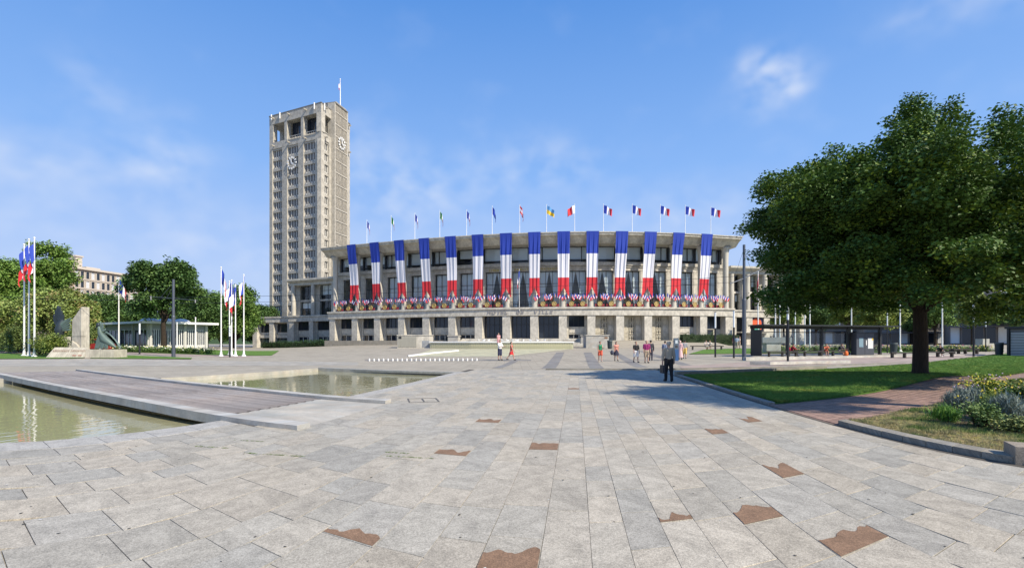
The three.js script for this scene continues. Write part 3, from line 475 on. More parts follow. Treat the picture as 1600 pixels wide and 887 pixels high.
// steps, forecourt, terrace walls
{
  const F = bays[7]; const st = thing('entrance_steps', 'broad pale stone steps up to the dark glass entrance doors', 'steps');
  for (let k = 0; k < 7; k++) fit(part(st, 'step', box(-10.2 - k * .12, 10.2 + k * .12, .6, 2.32 - k * .165, .5 + k * .36, .86 + k * .36), M.stone), F);
  fit(part(st, 'landing', box(-10.1, 10.1, .6, 2.34, -.4, .5), M.stone), F);
  for (const s of [-1, 1]) { const m = thing('stone_planter', s < 0 ? 'dark weathered stone block at left end of the entrance steps' : 'dark weathered stone block at right end of the entrance steps', 'stone block'); fit(part(m, 'block', box(-.9, .9, 0, 1.5, -.7, .7), M.coping), F, s * 11.3 - (s > 0 ? .2 : 0), 1.2, 1.7); fit(part(m, 'rim', box(-1, 1, 1.5, 1.66, -.8, .8), M.coping), F, s * 11.3 - (s > 0 ? .2 : 0), 1.2, 1.7); }
  // terrace to the right with sloping apron
  const ter = structure('terrace', sweep([[.95, .5], [2.2, .5], [2.2, 1.98], [.95, 2.02]], [CP[9], CP[10], CP[11], CP[12], CP[13], CP[14]]), Mg.pave);
  structure('terrace_apron', sweep([[2.21, .6], [9.5, .6], [9.5, .95], [2.21, 1.97]], [CP[10], CP[11], CP[12], CP[13], CP[14]]), Mg.pave);
  const tw = sweep(rect(2.3, 2.9, .5, 2.0), CP.slice(0, 6)); structure('terrace', tw, Mg.pave);
}
{ // concrete boxes beside the fountain
  const mk = (px, z, w, h, d, label, mat, extra) => { const [x, zz] = B(px, z), g = ground(x, zz), t = thing('concrete_block', label, 'concrete block', [x, g, zz]); part(t, 'body', box(-w / 2, w / 2, -.1, h, -d / 2, d / 2), mat); part(t, 'top_slab', box(-w / 2 - .08, w / 2 + .08, h, h + .1, -d / 2 - .08, d / 2 + .08), M.stone); if (extra) extra(t); };
  mk(649, 74, 4.6, 1.75, 3, 'pale concrete service block left of the fountain with a metal shutter', M.stone, t => { part(t, 'shutter', [...Array(14)].map((_, k) => box(-2.2 + k * .19, -2.04 + k * .19, .12, 1.6, 1.5, 1.545)), std(lin(.33, .32, .27), .6)); part(t, 'vent', box(-2.1, -1.7, 1.3, 1.6, 1.55, 1.58), M.steelDark); part(t, 'graffiti_panel', box(1.25, 2.2, .1, 1.0, 1.5, 1.53), std(lin(.33, .35, .37), .7, { map: stains })); });
  mk(931, 74, 3.2, 1.75, 3, 'mottled concrete block right of the fountain', M.coping, t => part(t, 'vent', box(1.0, 1.45, 1.3, 1.55, 1.5, 1.53), std(lin(.2, .11, .06), .7)));
}
{ // fountain basin with white rim and tiled wall
  const f = thing('fountain', 'wide empty fountain basin with white rim and cream tiled wall', 'fountain'); const z1 = 72, g1 = y => y;
  const L = [B(672, z1), B(735, 70.2), B(800, 69.2), B(850, 69), B(896, 69)];
  const tiles = std(lin(.62, .60, .40), .5, { map: stains });
  part(f, 'back_wall', sweep(rect(-.4, 0, .4, 1.62), L), tiles); part(f, 'rim', sweep(rect(-.6, .15, 1.625, 1.80), extend(L, .1, .1)), M.white);
  const W0 = ground(0, -69); for (let i = 0; i < 60; i++) { const px = lerp(674, 894, i / 60), px2 = px + 220 / 60 - .35; const q = a => { let k = 0; const P = L.map(p => p[0] / -p[1] * 800 + 800); while (k < 3 && a > P[k + 1]) k++; const t = (a - P[k]) / (P[k + 1] - P[k]); return [lerp(L[k][0], L[k + 1][0], t), lerp(L[k][1], L[k + 1][1], t)]; }; const A = q(px), C = q(px2); part(f, 'tile', sweep(rect(.001, .03, .62, 1.55), [A, C]), tiles); }
  part(f, 'basin_floor', surf(8, 6, (u, v) => { const pn = B(lerp(640, 792, u), 49.5), pf = B(lerp(676, 893, u), 68.9); const x = lerp(pn[0], pf[0], v), z = lerp(pn[1], pf[1], v); return [x, ground(x, z) + .012, z]; }), tiles);
  part(f, 'side_rim', limb([...Array(9)].map((_, k) => { const [x, z] = B(lerp(638, 716, k / 8), lerp(49.3, 62, k / 8)); return [x, ground(x, z) + .05, z]; }), Array(9).fill(.11), 6), M.white);
  // white studs along the near edge
  const bo = []; for (let i = 0; i < 24; i++) { const px = 577 + i * 7.3; const [x, z] = B(px, 42.5 + i * .02); const o = thing('bollard', `short white stone stud, number ${['one', 'two', 'three', 'four', 'five', 'six', 'seven', 'eight', 'nine', 'ten', 'eleven', 'twelve', 'thirteen', 'fourteen', 'fifteen', 'sixteen', 'seventeen', 'eighteen', 'nineteen', 'twenty', 'twenty-one', 'twenty-two', 'twenty-three', 'twenty-four'][i]} from the left in the row before the fountain`, 'stud', [x, ground(x, z), z], 0, 'white studs in a row'); part(o, 'stone', new THREE.CylinderGeometry(.06, .07, .18, 8).translate(0, .09, 0), M.white); part(o, 'cap', sph(.06, 0, .18, 0, 1, .5, 1, 8), M.white); }
  structure('paving_band', surf(30, 1, (u, v) => { const [x, z] = B(lerp(570, 830, u), lerp(42.9, 44.2, v)); return [x, ground(x, z) + .007, z]; }), Mg.band);
}
// ---------------------------------------------------------------- tricolour banners down the columns
const ord = ['first', 'second', 'third', 'fourth', 'fifth', 'sixth', 'seventh', 'eighth', 'ninth', 'tenth', 'eleventh', 'twelfth', 'thirteenth', 'fourteenth', 'fifteenth', 'sixteenth', 'seventeenth', 'eighteenth', 'nineteenth', 'twentieth'];
for (let i = 1; i <= 14; i++) {
  const F = nodeFrame(i), b = thing('banner', `${ord[i - 1]} long tricolour banner from the tower end of the cornice`, 'banner', [F.x, 0, F.z], F.turn, 'tricolour banners hung from the cornice');
  const ph = i * 1.7, shape = (s, y) => {       // s across -1..1
    const t = (19.83 - y) / 10.6, w = lerp(1.02, .84 + .03 * Math.sin(ph * 5), t), z = lerp(2.46, .78, Math.pow(t, 1.05)) - .22 * Math.sin(Math.PI * t) ;
    const lean = .12 * Math.sin(ph * 3) * t - F.nx * 1.35 * (1 - t); return [s * w + lean, y, z + (.05 * Math.sin(s * (7 + i % 3) + ph + t * 1.3) + .03 * Math.sin(s * 17 + ph * 2 + t * 3) + .10 * Math.sin(t * (4 + i % 4) + ph)) * Math.min(1, t * 4)];
  };
  const stripe = (y0, y1) => surf(28, 12, (u, v) => shape(u * 2 - 1, lerp(y0, y1, v)));
  part(b, 'top_fold', surf(12, 2, (u, v) => { const p = shape(u * 2 - 1, 19.83); return [p[0], 19.83, lerp(p[2], p[2] - 1.1, v)]; }), M.blue);
  part(b, 'blue_stripe', stripe(16.3, 19.83), M.blue); part(b, 'white_stripe', stripe(12.45, 16.3), M.flagWhite);
  part(b, 'red_stripe', surf(28, 10, (u, v) => { const s = u * 2 - 1, low = 10.9 - 1.75 * Math.pow(Math.abs(s), .9); const p = shape(s, lerp(low, 12.45, v)); const k = clamp((11.6 - p[1]) / 2.4); p[0] += s * .10 * k; return p; }), M.red);
}
// rosettes and small flags on the balcony
{
  const flagShape = (mats, root, x, y, z, h, lean, spread) => {};
  bays.forEach((F, i) => {
    if (i === 7) return;
    for (const s of [-1, 1]) {
      const d = thing('flag_rosette', `${s < 0 ? 'left' : 'right'} round crest with small flags in ${ord[i]} balcony bay from the tower`, 'flag crest', [...inFrame(F, s * F.w * .2, 7.56, .62)], F.turn, 'crests with small flags along the balcony');
      const disc = new THREE.CylinderGeometry(.40, .40, .07, 20); disc.rotateX(Math.PI / 2); disc.translate(0, .55, .1); part(d, 'crest', disc, Mt.wood); const ring = new THREE.TorusGeometry(.36, .05, 6, 18); ring.translate(0, .55, .14); part(d, 'rim', ring, Mt.gold); const bo = new THREE.CylinderGeometry(.16, .16, .04, 12); bo.rotateX(Math.PI / 2); bo.translate(0, .55, .15); part(d, 'boss', bo, Mt.gold);
      part(d, 'skirt', surf(12, 2, (u, v) => [lerp(-.8, .8, u), lerp(.12, .55, v), -.05 + .05 * Math.sin(u * 30)]), Mt.skirt);
      for (let k = 0; k < 7; k++) {
        const ang = (k - 3) * .20 + (Rh() - .5) * .08, len = 1.75 + Rh() * .25, bx = (k - 3) * .10; const st = limb([[bx, .5, 0], [bx + Math.sin(ang) * len, .5 + Math.cos(ang) * len, 0]], [.014, .012], 5); const p = part(d, 'staff', st, Mt.wood);
        const top = [bx + Math.sin(ang) * len, .5 + Math.cos(ang) * len]; const hang = .50, wd = .30 + Rh() * .12; const mats = [M.blue, M.flagWhite, M.red]; const sx = (k - 3 || .5) > 0 ? 1 : -1;
        for (let c = 0; c < 3; c++) part(p, ['blue_stripe', 'white_stripe', 'red_stripe'][c], surf(3, 4, (u, v) => { const q = (c + u) / 3; return [top[0] - Math.sin(ang) * (hang * v * 1.1 + q * .06) + sx * q * wd, top[1] - hang * v * 1.1 - q * .42, .05 + .05 * Math.sin(q * 7 + k + v)]; }), mats[c]);
      }
    }
  });
}
// ---------------------------------------------------------------- clock tower
{
  const T = thing('clock_tower', 'tall beige concrete tower with open loggia top and white clocks', 'tower');
  const C0 = B(501.5, 125), C1 = B(420.5, 133), C2 = B(546.5, 137.6), C3 = [C1[0] + C2[0] - C0[0], C1[1] + C2[1] - C0[1]];
  const front = frameOf(C1, C0), side = frameOf(C0, C2), wF = front.w, wS = side.w, hF = wF / 2, hS = wS / 2;
  // fractions along each face (front measured from its left end)
  const fb = [[.06, .255], [.355, .57], [.67, .885]].map(q => q.map(v => lerp(-hF, hF, v))), sb = [[.035, .26], [.80, .93]].map(q => q.map(v => lerp(-hS, hS, v)));
  const Y0 = 1, YF = 51.6, Y1 = 53.3, Y2 = 58.0, Y3 = 60.2, n = 17, pitch = (YF - 6.2) / n;
  const quadPrism = (inset, y0, y1) => { const cx = (C0[0] + C3[0]) / 2, cz = (C0[1] + C3[1]) / 2; const P = [C1, C0, C2, C3].map(p => { const dx = cx - p[0], dz = cz - p[1], l = Math.hypot(dx, dz); return [p[0] + dx / l * inset, p[1] + dz / l * inset]; }); const s = new THREE.Shape(P.map(p => new THREE.Vector2(p[0], -p[1]))), g = new THREE.ExtrudeGeometry(s, { depth: y1 - y0, bevelEnabled: false }); g.rotateX(-Math.PI / 2); g.translate(0, y0, 0); return boxUv(g); };
  part(T, 'core_wall', quadPrism(.9, Y0, YF), std(lin(.16, .15, .14), .9));
  part(T, 'parapet', quadPrism(0, Y2, Y3), M.towerStone); part(T, 'roof_coping', quadPrism(-.12, Y3, Y3 + .22), std(lin(.16, .15, .13), .9));
  part(T, 'loggia_floor', quadPrism(.01, YF, Y1), M.towerStone);
  // piers of the two faces
  const pierSpan = (edges, h) => { const out = []; let x = -h; for (const [a, b] of edges) { out.push([x, a]); x = b; } out.push([x, h]); return out; };
  for (const [F, eds, h] of [[front, fb, hF], [side, [[sb[0][0], sb[0][1]], [sb[1][0], sb[1][1]]], hS]]) pierSpan(eds, h).forEach(([a, b]) => {
    if (b - a < .1) return; fit(part(T, 'pier', box(a, b, Y0, YF, -1.1, -.02), M.towerStone), F);
    if (F === side && b - a < 3) fit(part(T, 'loggia_post', box(a + .05, b - .05, Y1, Y2, -1.3, -.03), M.towerStone), F);
  });
  const lb = [[.075, .30], [.35, .62], [.67, .91]].map(q => q.map(v => lerp(-hF, hF, v))); pierSpan(lb, hF).forEach(([a, b]) => fit(part(T, 'loggia_post', box(a, b, Y1, Y2, -1.3, -.03), M.towerStone), front));
  const C1s = frameOf(C3, C1), backF = frameOf(C2, C3);
  for (const [F, k] of [[C1s, .12], [backF, .1]]) { fit(part(T, 'rear_wall', box(-F.w / 2 + .02, F.w / 2 - .02, Y0, YF, -1.1, -.02), M.towerStone), F); for (const q of [-.45, -.15, .15, .45]) fit(part(T, 'loggia_post', box(F.w * q - .6, F.w * q + .6, Y1, Y2, -1.2, -.04), M.towerStone), F); }
  // storeys: each bay of each storey is a window strip with four lights
  const winMat = std(lin(.035, .04, .05), .25);
  function storeys(F, a, b, lights, z0) {
    const w = b - a, m = (a + b) / 2, gw = box(-w / 2, w / 2, .62, pitch - .42, -.02, .02), sp = merge([box(-w / 2, w / 2, pitch - .42, pitch, -.5, .40), box(-w / 2, w / 2, 0, .16, -.5, .40), box(-w / 2, w / 2, .16, .62, -.5, .05)]), mu = [];
    for (let k = 0; k <= lights; k++) { const x = lerp(-w / 2 + .09, w / 2 - .09, k / lights); mu.push(box(x - .09, x + .09, .62, pitch - .42, -.1, .18)); }
    const mul = merge(mu), sills = []; for (let k = 0; k < lights; k++) { const x = lerp(-w / 2 + .09, w / 2 - .09, (k + .5) / lights); sills.push(box(x - w / lights * .33, x + w / lights * .33, .2, .60, .05, .22)); }
    const sil = merge(sills);
    for (let s = 0; s < n; s++) { const y = 6.2 + s * pitch; const wnd = fit(part(T, 'window', gw, winMat), F, m, y, -.62); part(wnd, 'mullions', mul, M.towerWhite); part(wnd, 'sills', sil, M.towerWhite); part(wnd, 'spandrel', sp, M.towerStone); }
  }
  fb.forEach(([a, b]) => storeys(front, a, b, 4)); storeys(side, sb[0][0], sb[0][1], 4); storeys(side, sb[1][0], sb[1][1], 2);
  // loggia: glazed room set back behind the posts, left bay open to the sky
  const g0 = lerp(-hF, hF, .33), room = frameOf(C1, C0);
  for (const [a, b] of [lb[1], lb[2]]) { glazing(T, 'loggia_window', front, a, b, Y1 + .9, Y2, -1.9, 3, [0, .2, 1], M.darkGlass, .14); fit(part(T, 'loggia_rail', [...barsX([...Array(7)].map((_, k) => lerp(a, b, k / 6)), Y1, Y1 + .75, .06, -.03, .03), box(a, b, Y1 + .75, Y1 + .85, -.05, .05)], M.towerWhite), front, 0, 0, -.5); fit(part(T, 'dentils', [...Array(9)].map((_, k) => box(lerp(a, b, (k + .2) / 9), lerp(a, b, (k + .7) / 9), Y1 - .35, Y1 - .02, -.02, .14)), M.towerStone), front); }
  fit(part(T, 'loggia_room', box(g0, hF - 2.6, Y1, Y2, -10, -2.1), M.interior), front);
  fit(part(T, 'loggia_rail', [box(sb[0][0], sb[0][1], Y1 + .6, Y1 + .7, -.05, .05), ...barsX([...Array(5)].map((_, k) => lerp(sb[0][0], sb[0][1], k / 4)), Y1, Y1 + .6, .06, -.03, .03)], M.towerWhite), side, 0, 0, -.4);
  // water spouts on the parapet and band
  for (const [F, xs] of [[front, [-.38, -.09, .21]], [side, [-.36, .4]]]) for (const q of xs) for (const y of [Y3 - .75, YF + .75]) fit(part(T, 'water_spout', box(-.16, .16, -.14, .14, 0, .9), M.towerStone), F, q * F.w * 1.06, y, -.02);
  for (const q of [-.44, -.27, .39]) fit(part(T, 'white_antenna', cyl(.16, .16, 0, 1.6), M.white), front, q * wF, Y3 - 1.3, .28);
  fit(part(T, 'white_antenna', cyl(.14, .14, 0, 1.7), M.white), side, -.42 * wS, Y3 - 1.4, .25);
  // stair shaft with pierced concrete panels
  const a = lerp(-hS, hS, .345), b = lerp(-hS, hS, .785), out = 1.0;
  const claus = std(lin(.52, .49, .43), .9, { map: concrete });
  const pw = b - a - 1.0, grid = [...barsX([...Array(8)].map((_, k) => lerp(-pw / 2 + .06, pw / 2 - .06, k / 7)), 0, 2.35, .13, .02, .16), ...[...Array(8)].map((_, k) => { const y = lerp(.06, 2.29, k / 7); return box(-pw / 2, pw / 2, y - .06, y + .06, .0, .13); })]; const gridGeo = merge(grid);
  fit(part(T, 'stair_shaft', box(a, b, Y0, 62.1, -4, out - .25), claus), side);
  fit(part(T, 'shaft_cap', box(a - .12, b + .12, 62.1, 62.35, -4.1, out + .1), std(lin(.2, .19, .17), .9)), side);
  for (const x of [a, b]) fit(part(T, 'shaft_edge', box(x - .22, x + .22, Y0, 62.09, -1, out), M.towerStone), side);
  for (let y = 8; y < 62; y += 3.05) fit(part(T, 'shaft_band', box(a + .23, b - .23, y, y + .32, out - .25, out - .02), M.towerStone), side);
  for (let y = 8; y < 60; y += 3.05) fit(part(T, 'shaft_panel', gridGeo, claus), side, (a + b) / 2, y + .5, out - .25);
  // clocks
  function clock(F, x, y, z, r) { const c = new THREE.Group(); c.name = 'clock'; T.add(c); fit(c, F, x, y, z); for (let k = 0; k < 12; k++) { const q = k / 12 * Math.PI * 2, g = box(-.17, .17, r * .70, r, -.06, .08); g.rotateZ(q); part(c, 'hour_mark', g, M.white); } const h1 = box(-.14, .14, -.3, r * .62, .1, .17); h1.rotateZ(.2); part(c, 'hand', h1, M.white); const h2 = box(-.16, .16, -.2, r * .48, .1, .17); h2.rotateZ(-2.0); part(c, 'hand', h2, M.white); }
  clock(front, (fb[1][0] + fb[1][1]) / 2, 46.9, .25, 1.65); clock(side, (a + b) / 2, 52.9, out + .1, 1.6);
  const mp = new THREE.Vector3(...inFrame(side, (a + b) / 2 + .2, 0, out - .5));
  const pole = thing('flagpole', 'tall white pole with tricolour on the tower roof', 'flagpole', [mp.x, 62.35, mp.z]); flagParts(pole, 7.2, [M.blue, M.flagWhite, M.red], { w: 1.9, h: 1.5, limp: .9, dir: -.8, r: .14 });
}
// limp or half flying flag: stripes follow the hoist, the free end sags
function flagParts(root, H, mats, o) {
  const { w = 1.5, h = 1, limp = .8, dir = 1, r = .05, zdir = .1, horizontal = false, dark } = o;
  part(root, 'pole', [cyl(r, r * .6, 0, H, 0, 0, 10)], M.white); part(root, 'finial', sph(r * 1.1, 0, H + r * .6, 0), M.white); if (o.base) part(root, 'foot', [cyl(r * 3.2, r * 2.6, 0, .12, 0, 0, 14), cyl(r * 1.8, r * 1.2, .12, .5, 0, 0, 14)], M.white);
  const n = mats.length, names = o.names || ['blue_stripe', 'white_stripe', 'red_stripe'];
  const P = (u, v) => { const sag = limp * w * (.92 * u + .08 * u * u), out = (1 - limp * .8) * w * u + .12 * w * Math.sin(u * 3.1) * limp, fold = Math.sin(u * 9 + v * 1.6 + H) * .10 * w * Math.min(1, u * 3); return [r + dir * (out + fold * .35 * limp), H - .12 - v * h * (1 - .25 * u * limp) - sag, zdir * out + fold]; };
  for (let c = 0; c < n; c++) part(root, names[c] || 'stripe', surf(horizontal ? 14 : 8, horizontal ? 6 : 12, (u, v) => horizontal ? P(u, (c + v) / n) : P((c + u) / n, v)), mats[c]);
}
// flags along the roof edge
{
  const px = [573, 611, 648, 687, 729, 769, 812, 854, 898, 943, 988, 1032, 1071, 1111], top = [344, 337, 333, 329, 328, 322, 320, 320, 319, 319, 319, 320, 321, 323];
  const tri = [M.blue, M.flagWhite, M.red];
  const spec = i => i === 5 ? [[M.blue], ['blue_cloth'], 'blue flag'] : i === 6 ? [[M.red, M.flagWhite, M.red], ['red_stripe', 'white_stripe', 'red_stripe'], 'red and white flag'] : i === 7 ? [[M.skyBlue, M.yellow], ['blue_stripe', 'yellow_stripe'], 'sky blue and yellow flag'] : i === 8 ? [[M.flagWhite, M.red, M.red], ['white_stripe', 'red_stripe', 'red_stripe'], 'mostly red flag with white'] : i === 1 || i === 3 ? [[M.green, M.flagWhite, M.red], ['green_stripe', 'white_stripe', 'red_stripe'], 'green, white and red flag'] : [tri, null, 'tricolour flag'];
  px.forEach((p, i) => { const d = depthAt(p) + 1.2, [x, z] = B(p, d), H = 1.65 + (535 - top[i]) * d / 800 - 19.78; const [m, nm, kind] = spec(i); const t = thing('roof_flagpole', `${kind} on thin pole, ${ord[i]} from the tower along the roof`, 'flagpole', [x, 19.78, z], 0, 'flags along the roof edge'); const fly = i < 7; flagParts(t, H, m, { w: fly ? 2.0 : 2.0, h: fly ? 1.3 : 1.4, limp: fly ? .95 : .35 + .25 * ((12 - i) / 6) * .6, dir: i === 8 ? -1 : 1, r: .055, zdir: fly ? .2 : .15, names: nm || undefined, horizontal: i === 7 || i === 6 }); });
  const F = bays[7], q = inFrame(F, -.1, 7.0, 1.2), t = thing('balcony_flagpole', 'slim pole with drooping tricolour above the lettering on the balcony', 'flagpole', q); flagParts(t, 6.9, tri, { w: 2.6, h: 1.3, limp: .97, dir: -.5, r: .05 });
}
// ---------------------------------------------------------------- trees
const leafClump = (() => { const make = (n, size, R, seed) => { const r = rng(seed), out = []; for (let i = 0; i < n; i++) { const s = size * (.7 + r() * .6), g = new THREE.BufferGeometry(); g.setAttribute('position', new THREE.Float32BufferAttribute([0, 0, 0, s * .36, .06 * s, s * .45, 0, -.08 * s, s, -s * .36, .06 * s, s * .45], 3)); g.setIndex([0, 1, 2, 0, 2, 3]); g.computeVertexNormals(); const m = new THREE.Matrix4().makeRotationFromEuler(new THREE.Euler((r() - .35) * 1.5, r() * 6.28, (r() - .5) * 1.2)); g.applyMatrix4(m); const a = r() * 6.28, b = Math.acos(2 * r() - 1), q = R * Math.cbrt(r()); g.translate(q * Math.sin(b) * Math.cos(a), q * Math.cos(b) * .75, q * Math.sin(b) * Math.sin(a)); out.push(g); } return merge(out); }; return { fine: make(26, .12, .30, 3), coarse: make(22, .22, .42, 4) }; })();
const barkMap = tex(256, 256, (u, v) => { const k = .6 + .35 * tile(u, v * .2, 22, 4, 3) + (R0() - .5) * .15; return [k, k * .93, k * .85]; }, [2, .6]);
const Mbark = std(lin(.10, .08, .062), .95, { map: barkMap, bumpMap: barkMap, bumpScale: .02 });
const leafMat = new THREE.MeshPhysicalMaterial({ color: 0xffffff, roughness: .55, transmission: .28, thickness: 0, side: THREE.DoubleSide, specularIntensity: .4 });
const leafFar = std(lin(1, 1, 1), .7);
function crownOf(root, lobes, per, geo, mat, color, seed, scale = 1, flatY = .8) {
  const r = rng(seed), spots = [];
  lobes.forEach(([x, y, z, R, ry]) => { const n = Math.round(per * R * R); for (let i = 0; i < n; i++) { const a = r() * 6.28, c = 2 * r() - 1, s = Math.sqrt(1 - c * c), q = R * Math.pow(r(), .42); spots.push([x + q * s * Math.cos(a), y + q * c * (ry || flatY), z + q * s * Math.sin(a)]); } });
  const im = new THREE.InstancedMesh(geo, mat, spots.length), m = new THREE.Matrix4(), Q = new THREE.Quaternion(), e = new THREE.Euler();
  spots.forEach((p, i) => { const s = scale * (.75 + r() * .6); Q.setFromEuler(e.set((r() - .5) * .9, r() * 6.28, (r() - .5) * .9)); m.compose(new THREE.Vector3(...p), Q, new THREE.Vector3(s, s, s)); im.setMatrixAt(i, m); im.setColorAt(i, color(r, ...p)); });
  im.name = 'crown'; im.userData.kind = 'stuff'; im.castShadow = im.receiveShadow = true; root.add(im); return im;
}
function tree(name, label, x, z, o) {
  const y = ground(x, z), t = thing(name, label, 'tree', [x, y - .05, z], 0, o.group), r = rng(o.seed || 1), { H, R, trunk = 3, tr = .3 } = o;
  const lobes = []; const cy = (H + trunk) / 2 + .2, ry = (H - trunk) / 2;
  for (let i = 0; i < (o.lobes || 34); i++) { const a = r() * 6.28, c = 2 * r() - 1, s = Math.sqrt(1 - c * c), q = Math.pow(r(), .38), low = c < 0 ? 1.12 : 1; const lr = R * ((o.lob || .22) + r() * (o.lobV || .16)); lobes.push([s * Math.cos(a) * q * (R - lr * .6) * low, cy + c * q * (ry - lr * .45), s * Math.sin(a) * q * (R - lr * .6) * low, lr]); }
  if (o.trim) for (const e of lobes) if (e[0] > .8) e[1] -= (e[0] - .8) * .5 * sstep(4.5, 8.5, e[1]);
  if (o.extra) lobes.push(...o.extra);
  const top = [0, trunk + (H - trunk) * .55, 0]; part(t, 'trunk', limb([[0, -.05, 0], [0, .25, 0], [.02, trunk * .5, 0], [-.03, trunk, .02], [.05, trunk + (H - trunk) * .3, 0], top], [tr * 1.55, tr * 1.1, tr, tr * .88, tr * .6, tr * .2], 10), Mbark);
  lobes.slice(0, o.limbs || 14).forEach(l => { const b = trunk * (.85 + r() * .35) ; part(t, 'limb', limb([[0, b, 0], [l[0] * .35, lerp(b, l[1], .45), l[2] * .35], [l[0] * .8, lerp(b, l[1], .85), l[2] * .8], [l[0], l[1], l[2]]], [tr * .5, tr * .32, tr * .16, .02], 6), Mbark); });
  crownOf(t, lobes, o.per || 26, o.fine ? leafClump.fine : leafClump.coarse, o.fine ? leafMat : leafFar, o.color, (o.seed || 1) * 7 + 1, o.scale || 1, o.flat || .78); return t;
}
const greenOf = (R, G, Bc, v = .35) => (r, x, y, z) => { const k = 1 - v / 2 + r() * v, w = r() < .12 ? 1.35 : 1; return lin(R * k * w, G * k * (w > 1 ? 1.15 : 1), Bc * k); };
// the big tree on the right lawn
{
  const r = rng(99), extra = []; const x0 = 16.2;
  // long horizontal sprays and upright shoots that make the ragged outline
  for (let i = 0; i < 46; i++) { const a = r() * 6.28, h = 2.9 + r() * 4.4, len = lerp(4.6, 6.5, r()) * (h < 4.6 ? .85 : 1) * (h > 7 ? .85 : 1); for (let k = 0; k < 4; k++) { const f = .55 + k * .15; extra.push([Math.cos(a) * len * f, h + k * .08 + (r() - .5) * .2, Math.sin(a) * len * f, .62 - k * .08, .5]); } }
  for (let i = 0; i < 26; i++) { const a = r() * 6.28, q = Math.sqrt(r()) * 4.4, h = 10.5 - q * q * .17 + (r() - .5) * .5; for (let k = 0; k < 3; k++) extra.push([Math.cos(a) * q, h - .7 + k * .42, Math.sin(a) * q, .55 - k * .13, 1]); }
  for (let i = 0; i < 44; i++) { const a = i / 44 * 6.28 + r() * .15, q = 3.5 + r() * 2.0, h = 2.55 + r() * 2.4; extra.push([Math.cos(a) * q, h, Math.sin(a) * q, .7 + r() * .3, .45]); }
  for (let i = 0; i < 40; i++) { const a = 1.9 + r() * 2.6, q = 3.2 + r() * 2.9, h = 8.9 - (q - 3.2) * .5 - r() * 1.6; extra.push([Math.cos(a) * q, h, Math.sin(a) * q * .9, .55 + r() * .35, .8]); }
  for (let i = 0; i < 12; i++) { const a = i / 12 * 6.28, q = .8 + r() * 2.6; extra.push([Math.cos(a) * q, 3.3 + r() * .8, Math.sin(a) * q, .9, .55]); }
  for (const e of extra) if (e[0] > 1.6) e[1] -= (e[0] - 1.6) * .42 * sstep(5, 9, e[1]);
  tree('broad_tree', 'large broad dark green tree alone on the right lawn', x0, -20.3, { H: 9.2, R: 5.7, trunk: 2.9, tr: .245, lobes: 84, lob: .12, lobV: .10, limbs: 40, per: 78, fine: true, seed: 12, extra, trim: true, scale: .92, color: (q, x, y, z) => { const k = .75 + q() * .5, young = q() < .16; return young ? lin(.20 * k, .29 * k, .035 * k) : lin(.080 * k, .155 * k, .03 * k); } });
}
// added tree, unseen off to the right, put there to shade the paving
tree('broad_tree', 'tall tree beside the square, right of the planted bed', 17.0, -8.2, { H: 13.6, R: 3.3, trunk: 8.4, tr: .3, lobes: 30, limbs: 12, per: 46, fine: true, seed: 21, scale: 1.15, color: greenOf(.045, .095, .022) });
// left side
const L1 = greenOf(.16, .27, .05), L2 = greenOf(.125, .225, .045), L3 = greenOf(.078, .155, .037), L4 = greenOf(.20, .26, .05), L5 = greenOf(.15, .23, .04);
const leftTrees = [
  ['round_tree', 'bright green tree at the far left edge', -10, 78, 13.6, 5.2, 2, L1, 31], ['round_tree', 'tall leafy tree just right of the three left flagpoles', 76, 84, 17.4, 4.3, 3, L1, 32], ['round_tree', 'green tree behind the three left flagpoles', 38, 88, 14.5, 4.6, 3, L2, 33],
  ['round_tree', 'dark low tree below the apartment block, nearer the willow', 138, 92, 9.6, 4.4, .9, L3, 34], ['round_tree', 'dark low tree below the apartment block, nearer the pavilion', 186, 98, 9.4, 5.0, .9, L3, 35], ['round_tree', 'dark shrubby tree between willow and pavilion', 160, 104, 8.6, 4.6, .7, L3, 45],
  ['broad_tree', 'big dark tree over the white pavilion roof', 255, 69, 13.0, 4.6, 3.4, L3, 36], ['broad_tree', 'dark tree left part of the clump behind five flagpoles', 322, 96, 11.4, 5.0, 1.0, L3, 37], ['broad_tree', 'dark tree right part of the clump behind five flagpoles', 365, 100, 12.2, 5.6, .9, L2, 38], ['broad_tree', 'small dark tree against the tower foot', 402, 126, 10.8, 5.0, .8, L3, 39], ['round_tree', 'shady tree at left edge behind the willow', -50, 72, 9, 4.6, 1.0, L2, 40], ['round_tree', 'deep green tree filling the gap left of the willow', 18, 96, 11, 5, .9, L3, 46], ['broad_tree', 'dark low tree behind the right end of the pavilion', 288, 112, 9.6, 5.4, .7, L3, 47], ['round_tree', 'dark bushy tree behind the tall leafy one', 108, 108, 12.5, 5.5, .9, L2, 48], ['broad_tree', 'dim tree far behind the five flagpoles', 345, 128, 11.8, 6, .8, L3, 49]];
for (const [n, l, px, d, H, R, tk, c, sd] of leftTrees) { const [x, z] = B(px, d); tree(n, l, x, z, { H, R, trunk: tk, tr: .32, lobes: 36, limbs: 10, per: 20, seed: sd, scale: 1.5, color: c, group: 'trees at the left of the square' }); }
